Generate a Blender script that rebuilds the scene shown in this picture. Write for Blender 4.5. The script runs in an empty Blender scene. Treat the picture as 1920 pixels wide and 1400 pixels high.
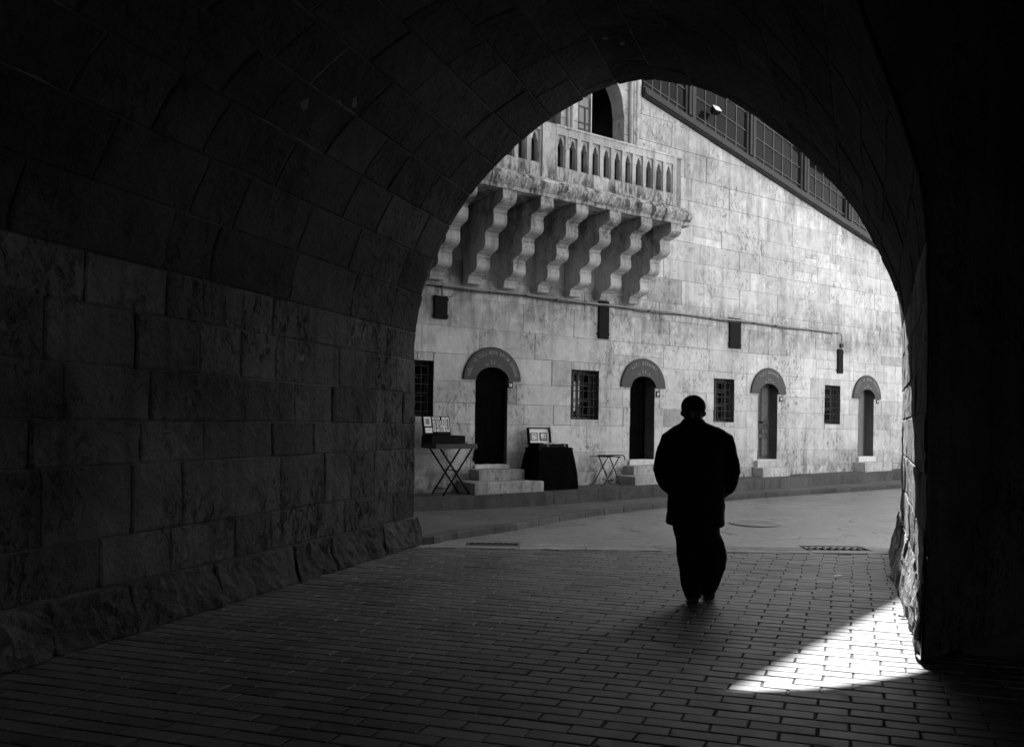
import bpy, bmesh, math, random
from mathutils import Vector, Matrix, noise as mnoise
random.seed(7)
S = bpy.context.scene
COL = S.collection
R = math.radians

# ------------------------------------------------------------------ frames
TH = R(31.4)
FD = (math.cos(TH), math.sin(TH))          # along the facade
FN = (math.sin(TH), -math.cos(TH))         # out of the facade
FP0 = (-.353, 13.0)
def FP(s, o, h):
    return (FP0[0]+FD[0]*s+FN[0]*o, FP0[1]+FD[1]*s+FN[1]*o, h)
def fs(x, y):
    return (x-FP0[0])*FD[0]+(y-FP0[1])*FD[1]
def sstep(a, b, x):
    t = min(1, max(0, (x-a)/(b-a))); return t*t*(3-2*t)
def lerp(a, b, t): return a+(b-a)*t
def zterr(s): return .305+.011*s
def zroad(x, y):
    s = fs(x, y)
    return (.016*max(0, s-.5)-.02)*sstep(9.2, 11.0, y)

# ------------------------------------------------------------------ mesh helpers
class MB:
    def __init__(self):
        self.v = []; self.f = []; self.t = []; self.m = []
    def face(self, pts, tone=1.0, mi=0):
        n = len(self.v); self.v += [tuple(p) for p in pts]
        self.f.append(tuple(range(n, n+len(pts)))); self.t.append(tone); self.m.append(mi)
    def idx(self, pts):
        n = len(self.v); self.v += [tuple(p) for p in pts]; return n
    def quad(self, a, b, c, d, tone=1.0, mi=0):
        self.f.append((a, b, c, d)); self.t.append(tone); self.m.append(mi)
    def box(self, lo, hi, fn=None, tone=1.0, mi=0):
        fn = fn or (lambda a, b, c: (a, b, c))
        (a0, b0, c0), (a1, b1, c1) = lo, hi
        p = [fn(a0,b0,c0), fn(a1,b0,c0), fn(a1,b1,c0), fn(a0,b1,c0), fn(a0,b0,c1), fn(a1,b0,c1), fn(a1,b1,c1), fn(a0,b1,c1)]
        n = self.idx(p)
        for q in ((0,3,2,1),(4,5,6,7),(0,1,5,4),(1,2,6,5),(2,3,7,6),(3,0,4,7)):
            self.quad(*[n+k for k in q], tone, mi)
    def hexa(self, p, tone=1.0, mi=0):
        n = self.idx(p)
        for q in ((0,3,2,1),(4,5,6,7),(0,1,5,4),(1,2,6,5),(2,3,7,6),(3,0,4,7)):
            self.quad(*[n+k for k in q], tone, mi)
    def prism(self, prof, a0, a1, fn, tone=1.0, mi=0, caps=True):
        n = len(prof); i = self.idx([fn(a0, *p) for p in prof]); j = self.idx([fn(a1, *p) for p in prof])
        for k in range(n):
            l = (k+1) % n; self.quad(i+k, i+l, j+l, j+k, tone, mi)
        if caps:
            self.f.append(tuple(range(i+n-1, i-1, -1))); self.t.append(tone); self.m.append(mi)
            self.f.append(tuple(range(j, j+n))); self.t.append(tone); self.m.append(mi)
    def tube(self, pts, rad, n=8, tone=1.0, mi=0, caps=True):
        pts = [Vector(p) for p in pts]
        if not isinstance(rad, (list, tuple)): rad = [rad]*len(pts)
        rings = []; up = None
        for k, p in enumerate(pts):
            d = (pts[min(k+1, len(pts)-1)]-pts[max(k-1, 0)]).normalized()
            if up is None: up = Vector((0,0,1)) if abs(d.z) < .9 else Vector((1,0,0))
            x = d.cross(up).normalized(); y = x.cross(d).normalized(); up = y
            rr = rad[k] if isinstance(rad[k], (list, tuple)) else (rad[k], rad[k])
            rings.append(self.idx([p+x*(rr[0]*math.cos(2*math.pi*q/n))+y*(rr[1]*math.sin(2*math.pi*q/n)) for q in range(n)]))
        for a, b in zip(rings, rings[1:]):
            for q in range(n):
                l = (q+1) % n; self.quad(a+q, a+l, b+l, b+q, tone, mi)
        if caps:
            self.f.append(tuple(range(rings[0]+n-1, rings[0]-1, -1))); self.t.append(tone); self.m.append(mi)
            self.f.append(tuple(range(rings[-1], rings[-1]+n))); self.t.append(tone); self.m.append(mi)
    def loft(self, rings, n=28, pw=2.0, tone=1.0, mi=0):
        ids = []
        for (z, cx, cy, rx, ry) in rings:
            pp = []
            for q in range(n):
                a = 2*math.pi*q/n; c, s = math.cos(a), math.sin(a)
                pp.append((cx+rx*math.copysign(abs(c)**(2/pw), c), cy+ry*math.copysign(abs(s)**(2/pw), s), z))
            ids.append(self.idx(pp))
        for a, b in zip(ids, ids[1:]):
            for q in range(n):
                l = (q+1) % n; self.quad(a+q, a+l, b+l, b+q, tone, mi)
        self.f.append(tuple(range(ids[0]+n-1, ids[0]-1, -1))); self.t.append(tone); self.m.append(mi)
        self.f.append(tuple(range(ids[-1], ids[-1]+n))); self.t.append(tone); self.m.append(mi)
    def ball(self, c, r, nu=20, nv=12, tone=1.0, mi=0):
        rx, ry, rz = r if isinstance(r, (list, tuple)) else (r, r, r)
        rings = []
        for k in range(1, nv):
            th = math.pi*k/nv
            rings.append((c[2]-rz*math.cos(th), c[0], c[1], rx*math.sin(th), ry*math.sin(th)))
        self.loft(rings, nu, 2.0, tone, mi)

WORLD = {}
def obj(name, mb, mats, parent=None, smooth=False):
    me = bpy.data.meshes.new(name)
    o = bpy.data.objects.new(name, me); COL.objects.link(o)
    off = Vector((0,0,0)); rz = 0
    vs = mb.v
    if parent is not None:
        o.parent = parent
        if parent in WORLD:
            M = WORLD[parent].inverted()
            vs = [tuple(M @ Vector(p)) for p in vs]
        WORLD[o] = WORLD.get(parent, Matrix())
    me.from_pydata(vs, [], mb.f); 
    if not isinstance(mats, (list, tuple)): mats = [mats]
    for m in mats: me.materials.append(m)
    at = me.attributes.new('tone', 'FLOAT', 'FACE'); at.data.foreach_set('value', mb.t)
    me.polygons.foreach_set('material_index', mb.m)
    if smooth: me.polygons.foreach_set('use_smooth', [True]*len(me.polygons))
    me.validate(); me.update()
    return o
def tag(o, label=None, cat=None, group=None, kind=None):
    if label: o['label'] = label
    if cat: o['category'] = cat
    if group: o['group'] = group
    if kind: o['kind'] = kind
    return o
def thing(name, loc, label, cat, group=None, rz=0):
    e = bpy.data.objects.new(name, None); COL.objects.link(e)
    e.empty_display_size = .2; e.location = loc; e.rotation_euler = (0, 0, rz)
    WORLD[e] = Matrix.Translation(Vector(loc)) @ Matrix.Rotation(rz, 4, 'Z')
    return tag(e, label, cat, group)
def structure(name, mb, mat, label=None, smooth=False):
    o = obj(name, mb, mat, None, smooth); o['kind'] = 'structure'
    if label: o['label'] = label
    return o
def remesh(o, voxel, smooth_it=6, factor=.5):
    """melt the overlapping pieces of one mesh into a single continuous skin"""
    m = o.modifiers.new('r', 'REMESH'); m.mode = 'VOXEL'; m.voxel_size = voxel; m.use_smooth_shade = True
    s = o.modifiers.new('s', 'SMOOTH'); s.factor = factor; s.iterations = smooth_it
    dg = bpy.context.evaluated_depsgraph_get(); dg.update()
    me = bpy.data.meshes.new_from_object(o.evaluated_get(dg))
    mats = [m for m in o.data.materials]
    o.modifiers.clear(); old = o.data; o.data = me; me.name = o.name
    if not me.materials:
        for mt in mats: me.materials.append(mt)
    me.polygons.foreach_set('use_smooth', [True]*len(me.polygons))
    bpy.data.meshes.remove(old)

# ------------------------------------------------------------------ materials
class NT:
    def __init__(self, name):
        self.mat = bpy.data.materials.new(name); self.mat.use_nodes = True
        self.n = self.mat.node_tree.nodes; self.l = self.mat.node_tree.links
        self.b = self.n['Principled BSDF']
        self.b.inputs['Specular IOR Level'].default_value = .3
        self.co = self.n.new('ShaderNodeTexCoord').outputs['Object']
    def val(self, x, sock):
        if isinstance(x, (int, float)): sock.default_value = x
        else: self.l.new(x, sock)
    def math(self, op, a, b=0.0, clamp=False):
        m = self.n.new('ShaderNodeMath'); m.operation = op; m.use_clamp = clamp
        self.val(a, m.inputs[0]); self.val(b, m.inputs[1]); return m.outputs[0]
    def mapped(self, sc, rot=(0,0,0)):
        m = self.n.new('ShaderNodeMapping'); self.l.new(self.co, m.inputs[0])
        m.inputs['Scale'].default_value = sc; m.inputs['Rotation'].default_value = rot; return m.outputs[0]
    def noise(self, scale, detail=4, rough=.55, vec=None, dist=0):
        t = self.n.new('ShaderNodeTexNoise'); t.inputs['Scale'].default_value = scale
        t.inputs['Detail'].default_value = detail; t.inputs['Roughness'].default_value = rough
        t.inputs['Distortion'].default_value = dist
        self.l.new(vec or self.co, t.inputs['Vector']); return t.outputs['Fac']
    def ramp(self, x, a, b, va=0.0, vb=1.0):
        m = self.n.new('ShaderNodeMapRange'); m.clamp = True
        self.val(x, m.inputs[0])
        for k, q in zip((1,2,3,4), (a,b,va,vb)): m.inputs[k].default_value = q
        return m.outputs[0]
    def attr(self, name='tone'):
        a = self.n.new('ShaderNodeAttribute'); a.attribute_name = name; return a.outputs['Fac']
    def grey(self, x):
        c = self.n.new('ShaderNodeCombineColor')
        for k in range(3): self.l.new(x, c.inputs[k])
        self.l.new(c.outputs[0], self.b.inputs['Base Color'])
    def bump(self, h, strength=.5, dist=.01):
        b = self.n.new('ShaderNodeBump'); b.inputs['Strength'].default_value = strength; b.inputs['Distance'].default_value = dist
        self.l.new(h, b.inputs['Height']); self.l.new(b.outputs[0], self.b.inputs['Normal'])
    def rough(self, x): self.val(x, self.b.inputs['Roughness'])

def stone(name, base, streak=.35, patch=.35, speck=.5, bumps=.5, bdist=.012, fine=30, rough=.9, soil=None, scratch=.4, spec=.2, cut=(.42, .6)):
    m = NT(name); m.b.inputs['Specular IOR Level'].default_value = spec
    v = m.math('MULTIPLY', m.attr(), base)
    big = m.noise(.9, 5, .6)
    v = m.math('MULTIPLY', v, m.ramp(big, .3, .7, 1-patch, 1+patch*.55))
    mid = m.noise(5, 6, .65, dist=.6)
    v = m.math('MULTIPLY', v, m.ramp(mid, .3, .7, .82, 1.13))
    st = m.noise(1.0, 5, .6, m.mapped((7, 7, .55)))
    v = m.math('MULTIPLY', v, m.ramp(st, .48, .72, 1, 1-streak))
    # weathered, scratched areas: fine dark pitting gathered in some places
    where = m.ramp(m.noise(1.1, 4, .6), .42, .60)
    pit = m.ramp(m.noise(16, 8, .7, m.mapped((1, 1, .55)), .8), .5, .62)
    v = m.math('MULTIPLY', v, m.math('SUBTRACT', 1, m.math('MULTIPLY', m.math('MULTIPLY', where, pit), scratch)))
    sp = m.ramp(m.noise(fine*1.6, 3, .6), .62, .7)
    v = m.math('MULTIPLY', v, m.math('SUBTRACT', 1, m.math('MULTIPLY', sp, speck*.6)))
    if soil:
        sep = m.n.new('ShaderNodeSeparateXYZ'); m.l.new(m.co, sep.inputs[0]); z = sep.outputs['Z']
        for (z0, z1, z2, z3, amt, sc, *dr) in soil:
            band = m.math('MULTIPLY', m.ramp(z, z0, z1), m.ramp(z, z2, z3, 1, 0))
            k = m.ramp(m.noise(sc, 6, .68, m.mapped((2.2, 2.2, .45) if dr else (1.6, 1.6, 1)), .4), cut[0], cut[1])
            v = m.math('MULTIPLY', v, m.math('SUBTRACT', 1, m.math('MULTIPLY', m.math('MULTIPLY', band, k), amt)))
    m.grey(v); m.rough(rough)
    h = m.math('ADD', m.math('MULTIPLY', m.noise(fine, 6, .65), .6), m.math('MULTIPLY', mid, .6))
    h = m.math('SUBTRACT', h, m.math('MULTIPLY', m.math('MULTIPLY', where, pit), .35))
    m.bump(h, bumps, bdist)
    return m.mat
def plain(name, base, rough=.6, var=.25, scale=14, metal=0.0, spec=.3, bump=.2, dist=.004):
    m = NT(name)
    v = m.math('MULTIPLY', m.attr(), base)
    v = m.math('MULTIPLY', v, m.ramp(m.noise(scale, 5, .6), .3, .7, 1-var, 1+var))
    m.grey(v); m.rough(rough); m.b.inputs['Metallic'].default_value = metal; m.b.inputs['Specular IOR Level'].default_value = spec
    if bump: m.bump(m.noise(scale*5, 5, .6), bump, dist)
    return m.mat

M = {}
M['facade'] = stone('facade_limestone', .52, streak=.28, patch=.24, scratch=.6, soil=[(.2,.3,.5,1.0,.6,4.5),(2.9,3.5,3.8,4.6,.36,2.2),(3.0,3.6,3.8,4.2,.3,6,1),(5.2,6.2,7.0,8.0,.32,2.6,1)])
M['joint'] = plain('lime_mortar', .42, .95, .4, 6)
M['balcony'] = stone('balcony_marble', .50, streak=.45, patch=.3, scratch=.6, cut=(.50, .58), soil=[(5.08,5.14,5.55,5.95,.72,2.6,1),(5.0,5.1,5.6,6.0,.45,9,1),(4.4,4.9,5.1,5.15,.5,2.0)])
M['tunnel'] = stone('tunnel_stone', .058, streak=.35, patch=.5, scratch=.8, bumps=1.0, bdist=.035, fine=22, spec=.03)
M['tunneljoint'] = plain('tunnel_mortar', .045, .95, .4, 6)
M['vault'] = stone('shade_darkened_vault_stone', .032, streak=.2, patch=.4, scratch=.5, bumps=.8, bdist=.03, fine=22, spec=.02)  # darker than the walls: the vault's shade is put into its colour
M['jambwall'] = stone('sun_brightened_passage_stone', .22, streak=.35, patch=.4, scratch=.6, bumps=1.0, bdist=.03, fine=22, spec=.03)  # lighter copy of the tunnel stone, its sunlit strip brightened by colour
M['jambplinth'] = stone('sun_brightened_plinth_rock', .26, streak=.2, patch=.4, scratch=.6, bumps=1.0, bdist=.04, fine=18, spec=.03)  # lighter copy of the plinth rock, sunlight put into its colour
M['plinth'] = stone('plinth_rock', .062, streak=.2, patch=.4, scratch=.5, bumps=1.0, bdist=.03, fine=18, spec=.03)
M['jamb'] = stone('dark_jamb_stone', .10, patch=.35)  # darker stone on the reveals of the lower openings
M['outer'] = stone('outer_limestone', .14, patch=.3)
M['darkstone'] = stone('light_blocker_stone', .06, patch=.3)  # dark colour for the unseen blocks that cut light from the left
M['steps'] = stone('step_stone', .36, streak=.45, patch=.3, scratch=.5, fine=24)
M['pale'] = stone('threshold_stone', .60, streak=.2, patch=.15, scratch=.25)
M['terrace'] = stone('terrace_stone', .085, streak=.4, patch=.3, scratch=.3, fine=40)
M['walk'] = stone('walkway_stone', .105, streak=0, patch=.3, scratch=.25, fine=40, bumps=.3)
M['kerb'] = stone('kerb_stone', .085, streak=.3, patch=.3, scratch=.3, fine=40)
M['strip'] = stone('drain_slab_stone', .24, streak=.1, patch=.3, scratch=.3, fine=40, bumps=.3)
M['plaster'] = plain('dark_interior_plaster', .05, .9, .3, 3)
M['black'] = plain('black_paint', .008, .8, .3, 20, spec=.1)
M['darkmetal'] = plain('dark_painted_metal', .035, .5, .35, 9)
M['iron'] = plain('rusty_iron', .022, .6, .4, 30)
M['gallery'] = plain('gallery_timber_paint', .027, .55, .3, 8)
M['blackwood'] = plain('dark_stained_timber', .010, .8, .3, 10)
M['wood'] = plain('weathered_door_wood', .095, .6, .3, 12)
M['greydoor'] = plain('grey_door_paint', .13, .6, .15, 6)
M['sign'] = plain('sign_slate_paint', .036, .6, .22, 12)
M['letter'] = plain('sign_lettering_paint', .26, .6, .4, 40)
M['cloth'] = plain('black_table_cloth', .0035, .95, .3, 10, spec=.0)
M['white'] = plain('white_card', .78, .7, .06, 20, bump=0)
M['ink'] = plain('printed_ink', .16, .7, .5, 60, bump=0)
M['pipe'] = plain('galvanised_conduit', .30, .5, .3, 18, bump=0)
M['lens'] = plain('floodlight_lens', .85, .2, .05, 10, bump=0)
M['lead'] = plain('lead_roof', .16, .6, .3, 4)
M['coat'] = plain('dark_wool_coat', .07, .9, .25, 30, spec=.1, bump=.4)
M['trousers'] = plain('dark_wool_trousers', .06, .9, .25, 30, spec=.1, bump=.4)
M['skin'] = plain('skin', .10, .6, .15, 30, bump=.1)
M['cap'] = plain('dark_knit_cap', .028, .95, .3, 60, spec=.1, bump=.5)
M['leather'] = plain('black_shoe_leather', .008, .6, .3, 30, spec=.12)
M['leaf'] = plain('dry_leaf', .05, .8, .3, 30)
def glass_mat():
    m = NT('dark_window_glass'); m.b.inputs['Specular IOR Level'].default_value = .12
    v = m.ramp(m.noise(2.2, 3, .5), .3, .7, .003, .009); m.grey(v); m.rough(.08)
    m.bump(m.noise(1.6, 2, .5), .12, .02); return m.mat
M['glass'] = glass_mat()
def paver_mat():
    m = NT('clay_paver')
    v = m.math('MULTIPLY', m.attr(), .09)
    v = m.math('MULTIPLY', v, m.ramp(m.noise(1.1, 5, .6), .32, .68, .62, 1.25))
    v = m.math('MULTIPLY', v, m.ramp(m.noise(12, 6, .65), .3, .7, .85, 1.12))
    blot = m.ramp(m.noise(5.5, 4, .6, dist=.7), .66, .7)
    v = m.math('MULTIPLY', v, m.math('SUBTRACT', 1, m.math('MULTIPLY', blot, .35)))
    m.grey(v); m.rough(m.ramp(m.noise(4, 4, .6), .3, .7, .46, .62)); m.b.inputs['Specular IOR Level'].default_value = .42
    m.bump(m.math('ADD', m.noise(45, 6, .65), m.math('MULTIPLY', m.noise(8, 3), 1.2)), .35, .006); return m.mat
M['paver'] = paver_mat()
def road_mat():
    m = NT('road_flagstone')
    v = m.ramp(m.noise(.8, 5, .6), .3, .7, .13, .195)
    v = m.math('MULTIPLY', v, m.ramp(m.noise(9, 8, .75, m.mapped((1, 2.2, 1))), .3, .7, .72, 1.2))
    warp = m.n.new('ShaderNodeVectorMath'); warp.operation = 'ADD'
    wn = m.n.new('ShaderNodeTexNoise'); wn.inputs['Scale'].default_value = 1.3; wn.inputs['Detail'].default_value = 4
    m.l.new(m.co, wn.inputs['Vector'])
    sc = m.n.new('ShaderNodeVectorMath'); sc.operation = 'SCALE'; sc.inputs['Scale'].default_value = .8
    m.l.new(wn.outputs['Color'], sc.inputs[0]); m.l.new(m.mapped((1.0, 1.35, 1), (0, 0, .35)), warp.inputs[0]); m.l.new(sc.outputs[0], warp.inputs[1])
    vo = m.n.new('ShaderNodeTexVoronoi'); vo.feature = 'DISTANCE_TO_EDGE'; vo.inputs['Scale'].default_value = 1.05
    m.l.new(warp.outputs[0], vo.inputs['Vector'])
    crack = m.ramp(vo.outputs['Distance'], .004, .02, 1, 0)
    brk = m.ramp(m.noise(2.6, 4), .47, .56)
    ck = m.math('MULTIPLY', crack, brk)
    v = m.math('MULTIPLY', v, m.math('SUBTRACT', 1, m.math('MULTIPLY', ck, .72)))
    m.grey(v); m.rough(m.ramp(m.noise(3, 4), .3, .7, .40, .56)); m.b.inputs['Specular IOR Level'].default_value = .62
    h = m.math('SUBTRACT', m.math('ADD', m.noise(30, 6, .6), m.math('MULTIPLY', m.noise(2.5, 4), 2)), m.math('MULTIPLY', ck, 1.5))
    m.bump(h, .3, .012); return m.mat
M['road'] = road_mat()
M['plaza'] = stone('plaza_paving', .38, streak=0, patch=.2, scratch=.2)
M['mortar'] = plain('paver_joint_grit', .05, .95, .4, 30)

# ------------------------------------------------------------------ ashlar
def rect_sub(r, holes):
    out = [r]
    for (a0, a1, b0, b1) in holes:
        nx = []
        for (u0, u1, v0, v1) in out:
            if a1 <= u0 or a0 >= u1 or b1 <= v0 or b0 >= v1: nx.append((u0, u1, v0, v1)); continue
            if a0 > u0: nx.append((u0, a0, v0, v1))
            if a1 < u1: nx.append((a1, u1, v0, v1))
            m0, m1 = max(u0, a0), min(u1, a1)
            if b0 > v0: nx.append((m0, m1, v0, b0))
            if b1 < v1: nx.append((m0, m1, b1, v1))
        out = nx
    return [q for q in out if q[1]-q[0] > .025 and q[3]-q[2] > .025]
def clip_half(poly, fn):
    out = []
    for i, p in enumerate(poly):
        q = poly[(i+1) % len(poly)]; a, b = fn(p), fn(q)
        if a <= 0: out.append(p)
        if (a < 0 < b) or (b < 0 < a):
            t = a/(a-b); out.append((lerp(p[0], q[0], t), lerp(p[1], q[1], t)))
    return out
def inset(poly, d):
    cx = sum(p[0] for p in poly)/len(poly); cy = sum(p[1] for p in poly)/len(poly)
    n = len(poly); res = []
    for i in range(n):
        a, b, c = poly[i-1], poly[i], poly[(i+1) % n]
        e1 = Vector((b[0]-a[0], b[1]-a[1])); e2 = Vector((c[0]-b[0], c[1]-b[1]))
        if e1.length < 1e-6 or e2.length < 1e-6: res.append(b); continue
        n1 = Vector((-e1.y, e1.x)).normalized(); n2 = Vector((-e2.y, e2.x)).normalized()
        k = n1+n2
        if k.length < 1e-4: res.append(b); continue
        k = k/max(.35, k.dot(n1)); res.append((b[0]+k.x*d, b[1]+k.y*d))
    return res

# ------------------------------------------------------------------ RAMP BUILDING (facade)
RAMP = lambda s: 7.93-.252*(s-3.33)
DOORS = [(-.33, .31), (3.12, 3.75), (6.80, 7.43), (10.43, 11.05)]
DTOP, DSPR = 2.44, 2.205
DBOT = [.74, .78, .74, .77]
WINS = [(-1.76, -1.13), (1.69, 2.34), (5.41, 6.03), (9.11, 9.70)]
WB, WT = 1.56, 2.48
UPH = [(1.77, 2.86, 5.7, 8.35), (.35, 1.37, 5.7, 8.35), (-1.1, -.1, 5.7, 8.35)]
HOLES = [(a, b, z, DTOP) for (a, b), z in zip(DOORS, DBOT)]+[(a, b, WB, WT) for a, b in WINS]+UPH
bld = thing('ramp_building', FP(4, 0, 0), 'pale limestone ashlar building with arched shop doors, corbelled balcony and glazed ramp gallery', 'building')
S0, S1, HTOP = -4.5, 17.0, 11.1

mb = MB(); rng = random.Random(11)
h = .12; crs = []
while h < HTOP:
    ch = rng.choice([.30,.40,.42,.46,.50,.54,.36]); crs.append((h, min(HTOP, h+ch))); h += ch
for (h0, h1) in crs:
    s = S0-rng.random()*.8
    while s < S1:
        L = rng.choice([.45,.7,.85,1.0,1.2,1.4,1.7])*rng.uniform(.9, 1.1)
        if h1 > 6.2: L *= .9
        a, b = max(S0, s), min(S1, s+L); s += L
        if b-a < .05: continue
        sub = [(a, b, h0, h1)]
        if rng.random() < .10 and h1-h0 > .36: hm = lerp(h0, h1, rng.uniform(.42, .58)); sub = [(a, b, h0, hm), (a, b, hm, h1)]
        for sb in sub:
            tone = rng.uniform(.88, 1.08)
            if rng.random() < .12: tone *= rng.uniform(.72, .9)
            if rng.random() < .10: tone *= 1.12
            for (u0, u1, v0, v1) in rect_sub(sb, HOLES):
                parts = []
                if v1 <= RAMP(u1) or u1 <= 3.3: parts = [[(u0,v0),(u1,v0),(u1,v1),(u0,v1)]]
                else:
                    if u0 < 3.3: parts.append([(u0,v0),(3.3,v0),(3.3,v1),(u0,v1)])
                    u = max(u0, 3.3)
                    pl = clip_half([(u,v0),(u1,v0),(u1,v1),(u,v1)], lambda p: p[1]-RAMP(p[0]))
                    if len(pl) >= 3: parts.append(pl)
                pr = rng.uniform(-.004, .005); gp = rng.choice([.001,.001,.0015,.002,.003,.005])
                for pl in parts:
                    outer = inset(pl, gp*.5)
                    jit = [(p[0]+rng.uniform(-.004,.004), p[1]+rng.uniform(-.004,.004)) for p in inset(pl, gp+rng.choice([.003,.004,.007]))]
                    n = len(outer); i = mb.idx([FP(p[0], -.012, p[1]) for p in outer]); j = mb.idx([FP(p[0], pr, p[1]) for p in jit])
                    for k in range(n):
                        l = (k+1) % n; mb.quad(i+k, i+l, j+l, j+k, tone*.92)
                    mb.f.append(tuple(range(j, j+n))); mb.t.append(tone); mb.m.append(0)
# mortar bed just behind the blocks, then reveals of every opening
for (u0, u1, v0, v1) in rect_sub((S0, 3.3, .0, HTOP), HOLES): mb.face([FP(u0,-.010,v0), FP(u1,-.010,v0), FP(u1,-.010,v1), FP(u0,-.010,v1)], 1, 1)
for (u0, u1, v0, v1) in rect_sub((3.3, S1, .0, 4.0), HOLES): mb.face([FP(u0,-.010,v0), FP(u1,-.010,v0), FP(u1,-.010,v1), FP(u0,-.010,v1)], 1, 1)
mb.face([FP(3.3,-.010,4.0), FP(S1,-.010,4.0), FP(S1,-.010,RAMP(S1)), FP(3.3,-.010,RAMP(3.3))], 1, 1)
for (a, b, c, d) in HOLES:
    t = 1.0
    D = .34; nf = len(mb.f)
    mb.face([FP(a,0,c), FP(a,0,d), FP(a,-D,d), FP(a,-D,c)], t); mb.face([FP(b,0,c), FP(b,-D,c), FP(b,-D,d), FP(b,0,d)], t)
    mb.face([FP(a,0,d), FP(b,0,d), FP(b,-D,d), FP(a,-D,d)], t); mb.face([FP(a,0,c), FP(a,-D,c), FP(b,-D,c), FP(b,0,c)], t)
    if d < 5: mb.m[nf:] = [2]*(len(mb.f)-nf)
obj('wall', mb, [M['facade'], M['joint'], M['jamb']], bld)
# dark rooms behind the openings
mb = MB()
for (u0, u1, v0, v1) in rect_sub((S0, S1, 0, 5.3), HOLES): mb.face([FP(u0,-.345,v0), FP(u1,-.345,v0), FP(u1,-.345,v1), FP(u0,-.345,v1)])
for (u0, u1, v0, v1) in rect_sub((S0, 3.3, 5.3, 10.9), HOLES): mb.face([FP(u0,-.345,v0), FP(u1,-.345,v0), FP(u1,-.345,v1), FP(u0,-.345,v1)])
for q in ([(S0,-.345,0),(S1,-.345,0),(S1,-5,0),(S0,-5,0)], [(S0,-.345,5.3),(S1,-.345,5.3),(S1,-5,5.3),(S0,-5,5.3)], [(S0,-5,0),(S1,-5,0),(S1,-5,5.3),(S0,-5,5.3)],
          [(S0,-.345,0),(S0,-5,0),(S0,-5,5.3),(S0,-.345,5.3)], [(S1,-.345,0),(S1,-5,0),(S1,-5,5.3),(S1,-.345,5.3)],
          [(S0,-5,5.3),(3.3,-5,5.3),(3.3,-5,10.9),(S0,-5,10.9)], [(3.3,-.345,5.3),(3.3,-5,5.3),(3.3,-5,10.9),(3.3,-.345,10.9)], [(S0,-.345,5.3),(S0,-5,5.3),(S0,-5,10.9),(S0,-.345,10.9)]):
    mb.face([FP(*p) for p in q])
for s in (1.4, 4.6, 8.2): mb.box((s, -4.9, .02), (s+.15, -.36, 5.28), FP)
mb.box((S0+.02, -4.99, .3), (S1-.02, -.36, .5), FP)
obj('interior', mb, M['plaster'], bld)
# outside shell: ends, back and roofs
mb = MB()
mb.face([FP(3.3,-.01,RAMP(3.3)-.1), FP(3.3,-9,RAMP(3.3)-.1), FP(3.3,-9,HTOP), FP(3.3,-.01,HTOP)])
mb.face([FP(S0,-.01,0), FP(S0,-.01,HTOP), FP(S0,-9,HTOP), FP(S0,-9,0)])
mb.face([FP(S1,-.01,0), FP(S1,-9,0), FP(S1,-9,RAMP(S1)), FP(S1,-.01,RAMP(S1))])
mb.face([FP(S0,-9,0), FP(S0,-9,HTOP), FP(3.3,-9,HTOP), FP(3.3,-9,0)]); mb.face([FP(3.3,-9,0), FP(3.3,-9,RAMP(3.3)), FP(S1,-9,RAMP(S1)), FP(S1,-9,0)])
obj('outer_wall', mb, M['outer'], bld)
mb = MB()
mb.face([FP(3.3,-.02,RAMP(3.3)-.01), FP(S1,-.02,RAMP(S1)-.01), FP(S1,-9,RAMP(S1)-.01), FP(3.3,-9,RAMP(3.3)-.01)])
mb.box((S0-.1, -9.1, HTOP), (3.3, .0, HTOP+.1), FP)
obj('roof', mb, M['lead'], bld)

mb = MB()   # unseen block added to keep light from reaching the facade from the left
mb.box((S0-.6, -.01, -.05), (S0-.01, 1.95, HTOP+.6), FP); obj('side_light_blocker', mb, M['darkstone'], bld)
mb = MB(); mb.hexa([FP(-4.49,.03,7.3), FP(-4.49,1.93,7.3), FP(-1.9,3.55,7.3), FP(-1.9,.03,7.3), FP(-4.49,.03,11), FP(-4.49,1.93,11), FP(-1.9,3.55,11), FP(-1.9,.03,11)]); obj('overhead_light_blocker', mb, M['darkstone'], bld)  # unseen block over the street, added to darken its left side
# corbels: four stacked scrolls each
CD, CT, CB = 1.30, 5.10, 3.86
prof = [(0, CT), (CD, CT)]
ds = [1.30, 1.02, .75, .48, .20]; th = (CT-CB)/4
for k in range(4):
    z1 = CT-k*th; d = ds[k]; e = ds[k+1]; st_ = d-e
    prof += [(d, z1-.004), (d+.006, z1-.42*th)]
    for q in range(1, 8):
        a = q/7*math.pi/2; prof.append((d-.60*st_*(1-math.cos(a)), z1-.42*th-.26*th*math.sin(a)))
    prof += [(e+.36*st_, z1-.685*th), (e+.36*st_, z1-.725*th), (e+.25*st_, z1-.73*th)]
    for q in range(1, 6):
        a = q/5*math.pi/2; prof.append((e+.25*st_*(1-math.sin(a))-.006, z1-.735*th-.16*th*(1-math.cos(a))))
    prof += [(e-.006, z1-.93*th), (e-.024, z1-.935*th), (e-.024, z1-.99*th)]
prof += [(.20, CB), (.17, CB-.05), (0, CB-.05)]
pp = [prof[0]]
for p in prof[1:]:
    if abs(p[0]-pp[-1][0])+abs(p[1]-pp[-1][1]) > .003: pp.append(p)
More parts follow.
